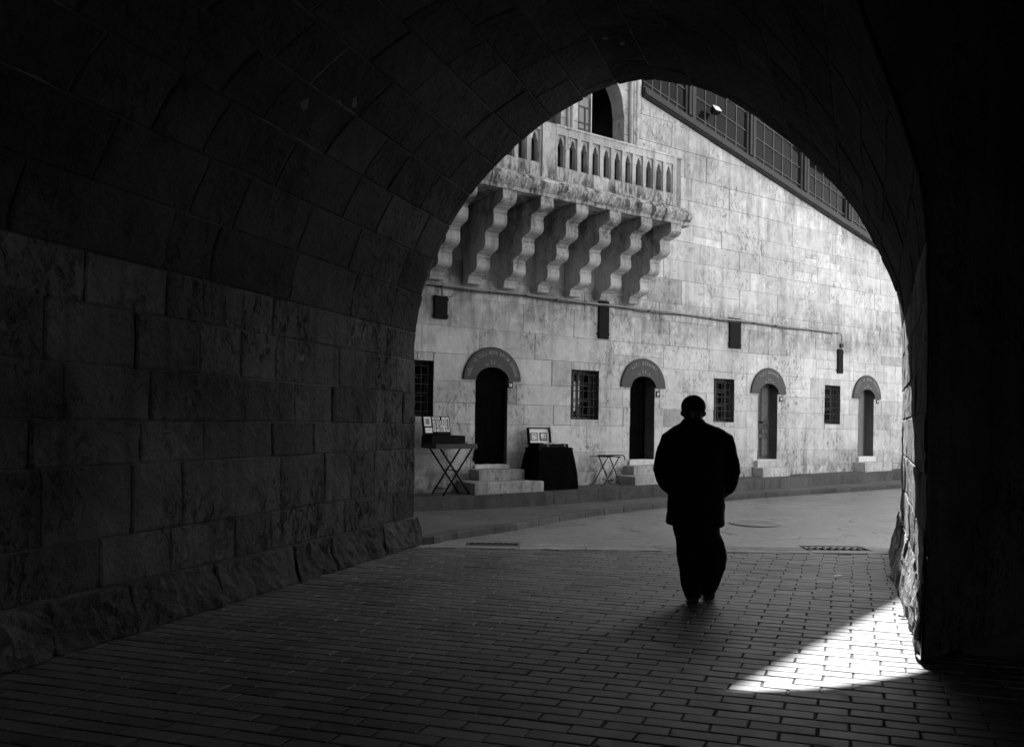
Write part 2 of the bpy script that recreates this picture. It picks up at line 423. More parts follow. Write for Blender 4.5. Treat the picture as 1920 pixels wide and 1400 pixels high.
for k in range(7):
    s = 3.03-.702*k; mb = MB(); w = .125
    mb.prism(pp, s-w, s+w, lambda a, d, z: FP(a, d, z), random.uniform(.9, 1.1))
    # a fine raised fillet down each edge of the scrolls
    for e in (-1, 1):
        for (p, q) in zip(pp[2:-3], pp[3:-2]):
            a0 = s+e*(w-.026); a1 = s+e*(w-.004)
            if a0 > a1: a0, a1 = a1, a0
            mb.face([FP(a0,p[0]+.006,p[1]), FP(a1,p[0]+.006,p[1]), FP(a1,q[0]+.006,q[1]), FP(a0,q[0]+.006,q[1])], 1.03)
    o = obj('corbel', mb, M['balcony'], bld)
    if k == 1: o['label'] = 'corbel blackened by water at its head'

# balcony
bal = MB()
cp = [(0,5.105),(1.31,5.105),(1.31,5.16),(1.345,5.19),(1.37,5.23),(1.385,5.27),(1.385,5.315),(1.33,5.33),(1.315,5.37),(1.27,5.41),(1.20,5.44),(1.20,5.455),(0,5.455)]
N_ = 24
for k in range(N_):   # slab cut in stones with slightly uneven joints
    a = lerp(-4.4, 3.37, k/N_); b = lerp(-4.4, 3.37, (k+1)/N_)-.004; d = random.uniform(-.006, .006)
    bal.prism([(p[0]+(d if p[0] > .1 else 0), p[1]+random.uniform(-.002,.002)) for p in cp], a, b, FP, random.uniform(.85, 1.1))
balo = obj('balcony', bal, M['balcony'], bld)
# parapet with pierced ogee openings
PF, PT0, PT1 = 1.12, 5.457, 6.37
par = MB(); BW = .2405
def ogee(cx, w, b, t):
    """right-angled outline of a small pointed arch opening, anticlockwise from bottom left"""
    hw = w/2; sp = t-.17
    return [(cx-hw,b),(cx+hw,b),(cx+hw,sp),(cx+hw*.98,sp+.03),(cx+hw*.70,sp+.045),(cx+hw*.62,sp+.075),(cx+hw*.46,sp+.115),(cx+hw*.22,sp+.145),(cx,t),
            (cx-hw*.22,sp+.145),(cx-hw*.46,sp+.115),(cx-hw*.62,sp+.075),(cx-hw*.70,sp+.045),(cx-hw*.98,sp+.03),(cx-hw,sp)]
def ray_rect(c, p, r):
    dx, dy = p[0]-c[0], p[1]-c[1]; ts = []
    if abs(dx) > 1e-9: ts.append(((r[1] if dx > 0 else r[0])-c[0])/dx)
    if abs(dy) > 1e-9: ts.append(((r[3] if dy > 0 else r[2])-c[1])/dy)
    t = min(ts); return (c[0]+dx*t, c[1]+dy*t)
def ringfill(mbx, hole, rect, o1, o0, tone):
    c = ((rect[0]+rect[1])/2, (rect[2]+rect[3])/2)
    hl = list(hole); out = [ray_rect(c, p, rect) for p in hl]
    n = len(hl)
    for k in range(n):
        l = (k+1) % n; a, b = out[k], out[l]
        mbx.face([FP(hl[k][0],o1,hl[k][1]), FP(a[0],o1,a[1]), FP(b[0],o1,b[1]), FP(hl[l][0],o1,hl[l][1])], tone)
        if abs(a[0]-b[0]) > 1e-6 and abs(a[1]-b[1]) > 1e-6:
            cr = (rect[1] if c[0] < (a[0]+b[0])/2 else rect[0], rect[3] if c[1] < (a[1]+b[1])/2 else rect[2])
            mbx.face([FP(a[0],o1,a[1]), FP(cr[0],o1,cr[1]), FP(b[0],o1,b[1])], tone)
        mbx.face([FP(hl[k][0],o1,hl[k][1]), FP(hl[l][0],o1,hl[l][1]), FP(hl[l][0],o0,hl[l][1]), FP(hl[k][0],o0,hl[k][1])], tone*.9)
def bay(s0):
    cx = s0+BW/2; t = random.uniform(.92, 1.08)
    r0 = (s0, s0+BW, PT0, PT1); r1 = (cx-.082, cx+.082, 5.70, 6.245)
    rp = [(r1[0],r1[2]),(r1[1],r1[2]),(r1[1],r1[3]),(r1[0],r1[3])]; rq = [(r0[0],r0[2]),(r0[1],r0[2]),(r0[1],r0[3]),(r0[0],r0[3])]
    for k in range(4):
        l = (k+1) % 4
        par.face([FP(rq[k][0],PF,rq[k][1]), FP(rq[l][0],PF,rq[l][1]), FP(rp[l][0],PF,rp[l][1]), FP(rp[k][0],PF,rp[k][1])], t)
        par.face([FP(rp[k][0],PF,rp[k][1]), FP(rp[l][0],PF,rp[l][1]), FP(rp[l][0],PF-.03,rp[l][1]), FP(rp[k][0],PF-.03,rp[k][1])], t)
    ringfill(par, ogee(cx+random.uniform(-.004,.004), .124, 5.722, 6.215), r1, PF-.03, PF-.13, t)
for k in range(11): bay(.50+BW*k)
for k in range(16): bay(.22-BW*(k+1))
par.box((.22, PF-.14, PT0), (.50, PF+.035, PT1+.012), FP, 1.05)
par.box((.50+BW*11, PF-.13, PT0), (3.19, PF+.004, PT1), FP, 1.0)
par.box((3.07, .0, PT0), (3.186, PF-.135, PT1), FP, 1.0)
par.box((-4.3, PF-.15, PT1), (.218, PF+.012, PT1+.035), FP, 1.05); par.box((.502, PF-.15, PT1), (3.20, PF+.012, PT1+.035), FP, 1.05)
obj('parapet', par, M['balcony'], balo)
mb = MB(); mb.box((3.26, .0, PT0), (3.40, 1.02, PT1+.03), FP, .5); mb.box((3.25, .0, PT1+.032), (3.41, 1.04, PT1+.07), FP, .6); obj('post', mb, M['balcony'], balo)
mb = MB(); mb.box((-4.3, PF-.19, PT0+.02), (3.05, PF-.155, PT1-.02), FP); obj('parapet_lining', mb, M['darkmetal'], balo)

# upper storey details
mb = MB()
def arch_plate(mbx, a, b, z0, z1, o1, o0, tone, pointed=True):
    """stone spandrel: fills the head of an opening a..b above z0 leaving an arch"""
    n = 20; c = (a+b)/2; hw = (b-a)/2; pts = []
    for k in range(n+1):
        x = -1+2*k/n; z = z0+(z1-z0-.12)*(1-abs(x)**2.1)**.5; pts.append((c+x*hw, z))
    for p, q in zip(pts, pts[1:]):
        mbx.face([FP(p[0],o1,p[1]), FP(q[0],o1,q[1]), FP(q[0],o1,z1+.02), FP(p[0],o1,z1+.02)], tone)
        mbx.face([FP(p[0],o1,p[1]), FP(p[0],o0,p[1]), FP(q[0],o0,q[1]), FP(q[0],o1,q[1])], tone*.9)
for (a, b, c, d) in UPH: arch_plate(mb, a-.001, b+.001, 7.42, d, .012, -.33, 1.0)
obj('spandrel', mb, M['facade'], bld)
mb = MB()
for (s, r) in ((3.01,.042),(3.09,.03),(3.16,.05)): mb.tube([FP(s,.03,6.38), FP(s,.03,HTOP-.2)], r, 14, .9)
mb.box((2.95, .006, 6.36), (3.23, .09, 6.56), FP, .95)
for (s, r) in ((1.52,.03),(1.60,.04)): mb.tube([FP(s,.03,6.38), FP(s,.03,HTOP-.2)], r, 12, 1)
obj('pilaster', mb, M['facade'], bld)
mb = MB()   # folded lattice shutter leaf
mb.box((1.775, -.06, 5.72), (2.06, -.03, 7.6), FP, 1.9)
for (a, b, c, d) in ((1.775,1.80,5.72,7.6),(2.035,2.062,5.72,7.6),(1.93,1.955,5.72,7.42)): mb.box((a, -.03, c), (b, -.012, d), FP, .5)
for z in (5.95, 6.35, 6.62, 6.70, 6.98, 7.10, 7.40): mb.box((1.802, -.03, z), (2.033, -.014, z+.025), FP, .5)
obj('shutter_leaf', mb, M['greydoor'], bld)
mb = MB(); mb.box((2.066, -.30, 5.72), (2.082, .0, 7.7), FP, 5); obj('reveal_trim', mb, M['greydoor'], bld)
mb = MB(); mb.box((.36, -.22, 5.72), (1.36, -.18, 8.3), FP, .6)
for s in (.6, .86, 1.12): mb.box((s, -.18, 5.72), (s+.02, -.165, 8.3), FP, .3)
obj('shutter_leaf', mb, M['greydoor'], bld)

# windows: frame > grille, pane
def window(a, b):
    fr = MB()
    fr.box((a, -.30, WB), (a+.05, -.24, WT), FP); fr.box((b-.05, -.30, WB), (b, -.24, WT), FP)
    fr.box((a+.05, -.30, WB), (b-.05, -.24, WB+.05), FP); fr.box((a+.05, -.30, WT-.05), (b-.05, -.24, WT), FP)
    c = (a+b)/2
    fr.box((c-.022, -.30, WB+.05), (c+.022, -.243, WT-.05), FP)
    for z in (WB+.34, WB+.64): fr.box((a+.05, -.295, z), (c-.022, -.25, z+.025), FP); fr.box((c+.022, -.295, z), (b-.05, -.25, z+.025), FP)
    f = obj('window', fr, M['wood'], bld)
    g = MB(); o = -.07; n = 5
    for k in range(n):
        s = lerp(a, b, (k+.6)/(n+.2)); g.tube([FP(s, o, WB), FP(s, o, WT)], .0095, 8)
    for k in range(6):
        z = lerp(WB, WT, (k+.55)/6.1); g.tube([FP(a, o, z), FP(b, o, z)], .0085, 8)
        for q in range(n):
            s = lerp(a, b, (q+.6)/(n+.2)); g.ball(FP(s, o, z), .018, 8, 6)
    obj('grille', g, M['iron'], f)
    p = MB(); p.face([FP(a+.04,-.28,WB+.04), FP(b-.04,-.28,WB+.04), FP(b-.04,-.28,WT-.04), FP(a+.04,-.28,WT-.04)]); obj('pane', p, M['glass'], f)
    return f
wobs = [window(a, b) for a, b in WINS]
mb = MB(); a, b = WINS[1]   # pale strips on the second window's pane, behind its bars
for (s0, s1, z0, z1) in ((.10,.17,.14,.70),(.255,.30,.16,.72),(.345,.385,.30,.74)): mb.box((a+s0, -.272, WB+z0), (a+s1, -.268, WB+z1), FP)
obj('curtain', mb, M['white'], wobs[1])

# door leaves
for k, (a, b) in enumerate(DOORS):
    mb = MB(); z0, z1 = DBOT[k], DTOP
    if k == 0:    # a black curtain hung in the open doorway
        n = 24
        for q in range(n):
            s0, s1 = lerp(a+.002, b-.002, q/n), lerp(a+.002, b-.002, (q+1)/n)
            o0, o1 = -.10+.004*math.sin(q*1.3), -.10+.004*math.sin((q+1)*1.3)
            mb.face([FP(s0,o0,z0+.012+.01*math.sin(q*.7)), FP(s1,o1,z0+.012+.01*math.sin(q*.7+.7)), FP(s1,o1*.6,z1), FP(s0,o0*.6,z1)])
        mb.face([FP(a-.05,.02,z0+.09), FP(a+.03,.015,z0+.02), FP(a+.03,.0,z0+.33), FP(a-.01,.012,z0+.26)])
        d = obj('door_curtain', mb, M['cloth'], bld); d['label'] = 'black curtain filling the doorway'
    elif k == 1:
        mb.box((a, -.30, z0), (b-.02, -.26, z1), FP, 1)  # black panel painting in the darkness of the open doorway
        mb.box((b-.16, -.258, z0+.02), (b-.13, -.245, z1-.1), FP, 1.5)
        obj('door', mb, M['cloth'], bld)['label'] = 'black panel put in for the dark interior of the doorway'
    elif k == 2:
        mb.box((a, -.27, z0), (b, -.23, z1), FP, 1)
        for (x0, x1, y0, y1) in ((.03,.32,.05,.50),(.36,.61,.05,.50),(.03,.32,.56,.70),(.36,.61,.56,.70),(.03,.32,.86,1.64),(.36,.61,.86,1.64)):
            mb.box((a+x0+.03, -.23, z0+y0+.03), (a+x1-.03, -.215, z0+y1-.03), FP, 1.15)
            for (p0, p1, q0, q1) in ((x0,x1,y0,y0+.018),(x0,x1,y1-.018,y1),(x0,x0+.016,y0+.019,y1-.019),(x1-.016,x1,y0+.019,y1-.019)):
                mb.box((a+p0, -.23, z0+q0), (a+p1, -.205, z0+q1), FP, .8)
        mb.box((a+.0, -.23, z0+.74), (b, -.20, z0+.80), FP, .55)
        mb.box((a+.33, -.23, z0+.81), (a+.35, -.195, z1), FP, .7)
        d = obj('door', mb, M['wood'], bld); d['label'] = 'panelled wooden door'
        hh = MB(); hh.tube([FP(a+.30,-.20,z0+.83), FP(a+.30,-.15,z0+.83)], .016, 10); hh.ball(FP(a+.30,-.14,z0+.83), .026, 10, 8); obj('handle', hh, M['iron'], d)
    else:
        mb.box((a, -.24, z0), (b-.11, -.20, z1), FP, 1.15); mb.box((b-.105, -.26, z0), (b, -.22, z1), FP, .35)
        mb.box((a+.02, -.2, z0+.02), (a+.05, -.193, z1-.02), FP, 1.0)
        d = obj('door', mb, M['greydoor'], bld); d['label'] = 'plain grey door'

# slit covers on the wall
for (a, b, z0, z1) in ((-1.14,-.90,3.19,3.57),(2.29,2.54,3.10,3.815),(5.83,6.18,3.15,3.80),(9.55,9.75,2.785,3.365)):
    mb = MB(); mb.box((a, .0, z0), (b, .035, z1), FP)
    for z in (lerp(z0, z1, .13), lerp(z0, z1, .87)):
        mb.box((a-.02, .004, z-.02), (a, .03, z+.02), FP); mb.box((b, .004, z-.02), (b+.02, .03, z+.02), FP)
    mb.box((a+.012, .035, z0+.012), (b-.012, .040, z1-.012), FP, 1.2)
    obj('shutter', mb, M['black'], bld)

# glazed gallery on the ramp
gal = MB()
def sbox(m, s0, s1, o0, o1, d0, d1, tone=1.0):
    """box following the ramp slope, d0..d1 above the ramp line"""
    m.hexa([FP(s0,o1,RAMP(s0)+d0), FP(s1,o1,RAMP(s1)+d0), FP(s1,o0,RAMP(s1)+d0), FP(s0,o0,RAMP(s0)+d0),
            FP(s0,o1,RAMP(s0)+d1), FP(s1,o1,RAMP(s1)+d1), FP(s1,o0,RAMP(s1)+d1), FP(s0,o0,RAMP(s0)+d1)], tone)
sbox(gal, 3.32, S1, -.1, .10, .0, .16, .9); sbox(gal, 3.32, S1, .10, .13, .02, .05, .6); sbox(gal, 3.32, S1, -.1, .06, .165, .20, 1.3)
POSTS = [4.60, 6.42, 8.24, 9.90, 11.7, 13.5, 15.3]
GT = 1.30
for s in POSTS:
    sbox(gal, s-.10, s+.02, -.12, .10, .20, GT, .9); sbox(gal, s+.02, s+.12, -.12, .06, .20, GT, 1.1)
    sbox(gal, s-.15, s-.105, -.1, .05, .20, GT, 1.8); sbox(gal, s-.02, s-.005, .1, .115, .2, GT, 1.5)
edges = [3.32]+POSTS+[S1]
for a, b in zip(edges, edges[1:]):
    a2, b2 = a+(.12 if a > 3.4 else .02), b-.15
    n = 5
    for k in range(1, n):
        s = lerp(a2, b2, k/n); sbox(gal, s-.009, s+.009, -.02, .018, .20, GT, 3.2)
    for d in (.30, .70, 1.10): sbox(gal, a2, b2, -.025, .022, d, d+.017, 3.0)
sbox(gal, 3.32, S1, -.12, .11, GT, GT+.1, .8)
go = obj('gallery', gal, M['gallery'], bld)
mb = MB(); mb.face([FP(3.32,.004,RAMP(3.32)+.2), FP(S1,.004,RAMP(S1)+.2), FP(S1,.004,RAMP(S1)+GT), FP(3.32,.004,RAMP(3.32)+GT)]); obj('pane', mb, M['glass'], go)
mb = MB()   # timber band and eave above the glazing, running down more steeply than the ramp
EH = lambda s: max(RAMP(s)+GT+.12, 10.9-.52*(max(s, -.5)-3.33))
for q in range(24):
    s0, s1 = (lerp(S0, 3.32, q/10), lerp(S0, 3.32, (q+1)/10)) if q < 10 else (lerp(3.32, S1, (q-10)/14), lerp(3.32, S1, (q-9)/14))
    if q < 10:
        mb.hexa([FP(s0,-.02,HTOP+.1), FP(s1,-.02,min(HTOP+.1,EH(s1)-.01)), FP(s1,-.2,min(HTOP+.1,EH(s1)-.01)), FP(s0,-.2,HTOP+.1), FP(s0,-.02,EH(s0)), FP(s1,-.02,EH(s1)), FP(s1,-.2,EH(s1)), FP(s0,-.2,EH(s0))])
    else: mb.hexa([FP(s0,-.1,RAMP(s0)+GT+.1), FP(s1,-.1,RAMP(s1)+GT+.1), FP(s1,-.2,RAMP(s1)+GT+.1), FP(s0,-.2,RAMP(s0)+GT+.1),
             FP(s0,-.1,EH(s0)), FP(s1,-.1,EH(s1)), FP(s1,-.2,EH(s1)), FP(s0,-.2,EH(s0))])
    mb.hexa([FP(s0,.6,EH(s0)), FP(s1,.6,EH(s1)), FP(s1,-4.5,EH(s1)), FP(s0,-4.5,EH(s0)),
             FP(s0,.6,EH(s0)+.08), FP(s1,.6,EH(s1)+.08), FP(s1,-4.5,EH(s1)+.08), FP(s0,-4.5,EH(s0)+.08)])
    if q >= 10: mb.face([FP(s0,-4.4,RAMP(s0)-.1), FP(s1,-4.4,RAMP(s1)-.1), FP(s1,-4.4,EH(s1)), FP(s0,-4.4,EH(s0))])
obj('eave', mb, M['blackwood'], bld)

# ------------------------------------------------------------------ signs, plates, conduit, lamp
def letters(mbx, text, cx, cz, rad, size, a0, a1, o, squeeze=.62, flip=False):
    """letters standing along an arc (angles in degrees from the left, clockwise)"""
    n = len(text)
    for k, chx in enumerate(text):
        if chx == ' ': continue
        cu = bpy.data.curves.new('glyph', 'FONT'); cu.body = chx; cu.size = size; cu.align_x = 'CENTER'; cu.extrude = .0; cu.resolution_u = 3; cu.offset = .0006
        ob = bpy.data.objects.new('glyph', cu); COL.objects.link(ob)
        dg = bpy.context.evaluated_depsgraph_get(); dg.update()
        me = bpy.data.meshes.new_from_object(ob.evaluated_get(dg))
        ang = R(lerp(a0, a1, (k+.5)/n)); px, pz = cx-math.cos(ang)*rad, cz+math.sin(ang)*rad
        rot = math.pi/2-ang
        c, s = math.cos(rot), math.sin(rot)
        base = mbx.idx([FP(px+(v.co.x*squeeze*c-v.co.y*s), o, pz+(v.co.x*squeeze*s+v.co.y*c)) for v in me.vertices])
        for p in me.polygons:
            mbx.f.append(tuple(base+i for i in p.vertices)); mbx.t.append(random.uniform(.75, 1.2)); mbx.m.append(0)
        bpy.data.objects.remove(ob); bpy.data.curves.remove(cu); bpy.data.meshes.remove(me)
# a glyph lying on the right half must lean the other way: rotation is measured from upright
def sign(k, text, num, label, arc):
    a, b = DOORS[k]; c = (a+b)/2; root = thing('shop_sign', FP(c, 0, DSPR), label, 'sign', 'arched signs over the shop doors')
    mb = MB(); n = 36; ro = .58; hw = (b-a)/2+.006; ri = DTOP-DSPR-.004
    def po(t): return (c-ro*math.cos(t), DSPR+ro*math.sin(t))
    def pi_(t): return (c-hw*math.cos(t), DSPR+ri*math.sin(t))
    F0, F1 = .006, .036
    for q in range(n):
        t0, t1 = math.pi*q/n, math.pi*(q+1)/n
        a0, a1, b0, b1 = po(t0), po(t1), pi_(t0), pi_(t1)
        a0i, a1i = (c+(a0[0]-c)*.965, DSPR+(a0[1]-DSPR)*.965), (c+(a1[0]-c)*.965, DSPR+(a1[1]-DSPR)*.965)
        f = lambda p, o: FP(p[0], o, p[1])
        mb.face([f(b0,F1), f(a0i,F1), f(a1i,F1), f(b1,F1)]); mb.face([f(a0i,F1), f(a0,F1-.008), f(a1,F1-.008), f(a1i,F1)], .55)
        mb.face([f(a0,F1-.008), f(a0,F0), f(a1,F0), f(a1,F1-.008)], .6); mb.face([f(b0,F1), f(b1,F1), f(b1,-.05), f(b0,-.05)], 1)
        mb.face([f(b0,F1+.001), f((b0[0]+(b0[0]-c)*.05, b0[1]+(b0[1]-DSPR)*.06),F1+.001), f((b1[0]+(b1[0]-c)*.05, b1[1]+(b1[1]-DSPR)*.06),F1+.001), f(b1,F1+.001)], 1.6)
    for sg in (-1, 1):
        mb.face([FP(c+sg*hw,F0,DSPR), FP(c+sg*ro,F0,DSPR), FP(c+sg*ro,F1-.008,DSPR), FP(c+sg*hw,F1,DSPR)], .6)
    obj('plate', mb, M['sign'], root)
    lt = MB(); letters(lt, text, c, DSPR, .45, .088, arc[0], arc[1], F1+.004)
    obj('lettering', lt, M['letter'], root); lt = MB()
    letters(lt, num, c, DSPR, .285, .092, 79, 101, F1+.004, .75)
    obj('number', lt, M['letter'], root)
    for sg in (-1, 1):   # small flourish either side of the number
        lt = MB()
        for (x0, x1, z0, z1) in ((.08,.12,.265,.276),(.12,.15,.25,.262),(.135,.145,.262,.285)):
            x0, x1 = sorted((c+sg*x0, c+sg*x1)); lt.face([FP(x0,F1+.004,DSPR+z0), FP(x1,F1+.004,DSPR+z0), FP(x1,F1+.004,DSPR+z1), FP(x0,F1+.004,DSPR+z1)], .8)
        obj('flourish', lt, M['letter'], root)
sign(0, 'YAĞLI VE SULU BOYA RESİM DÜKKANI', '26', 'dark arched sign with a full ring of lettering over the black-curtained doorway', (6, 174))
sign(1, 'KAZI DÜKKANI', '25', 'dark arched sign with two short words over the dark recessed doorway', (48, 132))
sign(2, 'YAZI DÜKKANI', '24', 'dark arched sign over the panelled wooden door', (48, 132))
sign(3, 'TEZHİP VE EBRU DÜKKANI', '23', 'dark arched sign over the plain grey door', (14, 166))
PL = ['black-curtained doorway', 'dark recessed doorway', 'panelled wooden door', 'plain grey door']
for k, (s, z) in enumerate(((.36,2.14),(3.83,2.09),(7.54,2.10),(11.20,2.15))):
    root = thing('number_plate', FP(s, 0, z), 'small square house number plate beside the '+PL[k], 'plate', 'house number plates by the doors')
    mb = MB(); mb.box((s-.05, .004, z-.055), (s+.05, .016, z+.055), FP); obj('backing', mb, M['black'], root)
    mb = MB()
    if k == 0:
        letters(mb, '38', s, z-.28, .25, .085, 83, 97, .0185, .8); obj('number', mb, M['white'], root)
    else:
        mb.box((s-.03, .016, z-.035), (s+.03, .019, z+.035), FP, .55); mb.box((s+.008, .019, z-.035), (s+.03, .0205, z-.008), FP, .15); obj('number', mb, M['white'], root)

pr = thing('conduit', FP(2, .05, 3.75), 'thin grey conduit pipe clipped along the wall below the balcony and past the slit shutters', 'pipe')
mb = MB(); O_ = .062
pts = [FP(-4.4, O_, 3.76)]
for k in range(60):
    s = lerp(-4.2, 9.50, k/59); pts.append(FP(s, O_, 3.752+.006*math.sin(s*2.1)+.004*math.sin(s*5.3)))
pts += [FP(9.58,O_,3.745), FP(9.63,O_,3.70), FP(9.65,O_,3.60), FP(9.65,O_,3.36)]
mb.tube(pts, .019, 8, .8)
mb.tube([FP(p, .04, 3.715+.012*math.sin(p*3.1)) for p in [lerp(-4.4, 9.3, k/30) for k in range(31)]], .012, 6, .15)  # second cable, darkened to stand in for the pipe's shadow edge
mb.tube([FP(-1.02,O_,3.75), FP(-1.02,O_,3.56)], .014, 8, .4)
mb.tube([FP(-.50,.05,3.745), FP(-.62,.045,3.69), FP(-.86,.03,3.57), FP(-.88,.03,3.55)], .007, 6, .35)
obj('pipe_run', mb, M['pipe'], pr)
for s in (-1.02, -.1, .62, 1.30, 1.95, 2.90, 3.55, 4.35, 4.85, 5.25, 6.55, 7.3, 8.3, 9.52):
    mb = MB(); mb.tube([FP(s-.02,O_,3.752), FP(s+.02,O_,3.752)], .017, 10); mb.box((s-.01, .002, 3.725), (s+.01, .05, 3.778), FP); obj('clip', mb, M['iron'], pr)
mb = MB(); mb.box((9.635, .01, 3.40), (9.685, .085, 3.50), FP); obj('junction_box', mb, M['iron'], pr)

fl = thing('floodlight', FP(5.15, .15, 8.02), 'floodlight with a bright white face fixed to the ramp gallery glazing', 'lamp')
mb = MB(); mb.tube([FP(5.2,.03,8.02), FP(5.18,.14,8.02)], .015, 8); mb.tube([FP(5.07,.16,8.04), FP(5.07,.16,7.97), FP(5.27,.16,7.97), FP(5.27,.16,8.04)], .008, 6); obj('bracket', mb, M['black'], fl)
mb = MB()
def tilt(s, o, z):   # head tipped upward to face the sky
    a = R(35); dz, do = z, o; return FP(5.17+s, .19+do*math.cos(a)-dz*math.sin(a), 8.05+do*math.sin(a)+dz*math.cos(a))
mb.hexa([tilt(-.10,.02,-.08), tilt(.10,.02,-.08), tilt(.07,-.10,-.05), tilt(-.07,-.10,-.05), tilt(-.10,.02,.08), tilt(.10,.02,.08), tilt(.07,-.10,.05), tilt(-.07,-.10,.05)])
obj('housing', mb, M['black'], fl)
mb = MB(); mb.hexa([tilt(-.09,.035,-.07), tilt(.09,.035,-.07), tilt(.09,.022,-.07), tilt(-.09,.022,-.07), tilt(-.09,.035,.07), tilt(.09,.035,.07), tilt(.09,.022,.07), tilt(-.09,.022,.07)])
obj('lens', mb, M['lens'], fl)

# ------------------------------------------------------------------ steps
def rbox(mbx, s0, s1, o1, z0, z1, tone=1.0, r=.018):
    """stone with worn, rounded upper arrises standing against the wall"""
    pf = [(.004,z0),(o1,z0),(o1,z1-r)]+[(o1-r+r*math.cos(a), z1-r+r*math.sin(a)) for a in (R(22),R(45),R(68))]+[(o1-r,z1),(.004,z1)]
    n = max(4, int((s1-s0)/.06)); rows = []
    for k in range(n+1):
        s = lerp(s0, s1, k/n); e = min(k, n-k); cut = .012 if e == 0 else 0
        rows.append(mbx.idx([FP(s, max(.004, p[0]-cut*(p[0] > .1)+.006*mnoise.noise((s*3, p[1]*7, o1))*(p[0] > .1)), p[1]-(cut+.008*abs(mnoise.noise((s*2.2, o1*3, p[0]*3))))*(p[1] > z0+.01)) for p in pf]))
    m = len(pf)
    for a, b in zip(rows, rows[1:]):
        for q in range(m-1): mbx.quad(a+q, b+q, b+q+1, a+q+1, tone)
    mbx.f.append(tuple(range(rows[0]+m-1, rows[0]-1, -1))); mbx.t.append(tone); mbx.m.append(0)
    mbx.f.append(tuple(range(rows[-1], rows[-1]+m))); mbx.t.append(tone); mbx.m.append(0)
SG = 'stone steps to the shop doors'
st = thing('stone_steps', FP(0, 0, zterr(0)), 'two broad worn stone steps under the black-curtained doorway', 'steps', SG)
mb = MB(); rbox(mb, -.68, .66, .68, .27, .495, .85); obj('tread', mb, M['steps'], st); mb = MB(); rbox(mb, -.43, .47, .36, .49, .68, .85); obj('tread', mb, M['steps'], st)
mb = MB(); rbox(mb, -.345, .335, .06, .675, .752, 1.1, .01); mb.box((-.33,-.3,.68), (.31,.004,.744), FP, 1.1); obj('threshold', mb, M['pale'], st)
st = thing('stone_steps', FP(3.44, 0, zterr(3)), 'two stone steps beside the folding stool, under the dark recessed doorway', 'steps', SG)
mb = MB(); rbox(mb, 2.80, 4.15, .56, .29, .505); obj('tread', mb, M['steps'], st); mb = MB(); rbox(mb, 2.98, 3.95, .31, .50, .685); obj('tread', mb, M['steps'], st)
mb = MB(); rbox(mb, 3.09, 3.79, .05, .68, .79, 1.0, .012); mb.box((3.12,-.3,.69), (3.75,.004,.783), FP, 1); obj('threshold', mb, M['pale'], st)
st = thing('stone_steps', FP(7.1, 0, zterr(7)), 'low single stone block step under the panelled wooden door', 'steps', SG)
mb = MB(); rbox(mb, 6.64, 7.52, .30, .33, .58, 1.25); obj('tread', mb, M['steps'], st)
mb = MB(); rbox(mb, 6.70, 7.50, .09, .575, .73, .75, .03); mb.box((6.8,-.3,.6), (7.43,.004,.742), FP, 1); obj('threshold', mb, M['pale'], st)
st = thing('stone_steps', FP(10.7, 0, zterr(10.7)), 'low pale stone step under the plain grey door', 'steps', SG)
mb = MB(); rbox(mb, 10.25, 11.35, .33, .38, .645, 1.3); obj('tread', mb, M['steps'], st)
mb = MB(); rbox(mb, 10.40, 11.10, .05, .64, .775, 1.1, .012); mb.box((10.43,-.3,.65), (11.05,.004,.772), FP, 1.1); obj('threshold', mb, M['pale'], st)

# ------------------------------------------------------------------ terrace, walkway, kerb, road
TE = .76
mb = MB(); s = -6.0
while s < 18:
    L = random.uniform(.8, 1.5); e = min(18, s+L)-.006; t = random.uniform(.85, 1.12)
    za, zb = zterr(s), zterr(e)
    mb.hexa([FP(s,TE,za-.5), FP(e,TE,zb-.5), FP(e,TE-.28,zb-.5), FP(s,TE-.28,za-.5), FP(s,TE,za), FP(e,TE,zb), FP(e,TE-.28,zb), FP(s,TE-.28,za)], t)
    s += L
s = -6.0
while s < 18:
    L = random.uniform(.6, 1.1); e = min(18, s+L)-.005; t = random.uniform(1.0, 1.25); za, zb = zterr(s)-.004, zterr(e)-.004
    mb.hexa([FP(s,TE-.285,za-.4), FP(e,TE-.285,zb-.4), FP(e,-.012,zb-.4), FP(s,-.012,za-.4), FP(s,TE-.285,za), FP(e,TE-.285,zb), FP(e,-.012,zb), FP(s,-.012,za)], t)
    s += L
structure('terrace', mb, M['terrace'], 'raised stone terrace along the foot of the shop wall')
KP = [(-6.5,7.6),(-3.0,8.3),(-1.13,8.86),(-.72,9.32),(-.09,10.08),(.40,10.80),(1.22,11.92),(2.77,13.22),(4.65,14.62),(8.51,16.7),(14,19.9),(19,22.9)]
def crom(P, n=10):
    out = []
    for i in range(len(P)-1):
        p0, p1, p2, p3 = P[max(0,i-1)], P[i], P[i+1], P[min(len(P)-1,i+2)]
        for k in range(n):
            t = k/n
            out.append(tuple(.5*((2*p1[d])+(-p0[d]+p2[d])*t+(2*p0[d]-5*p1[d]+4*p2[d]-p3[d])*t*t+(-p0[d]+3*p1[d]-3*p2[d]+p3[d])*t**3) for d in range(len(p1))))
    out.append(P[-1]); return out
def resample(P, step):
    out = [P[0]]; acc = 0
    for a, b in zip(P, P[1:]):
        L = math.dist(a, b)
        while acc+L >= step and L > 1e-9:
            t = (step-acc)/L; a = tuple(lerp(a[d], b[d], t) for d in range(len(a))); out.append(a); L = math.dist(a, b); acc = 0
        acc += L
    out.append(P[-1]); return out
KL = resample(crom(KP), .12)
def zk(p): return zroad(*p)+.088
nr = []
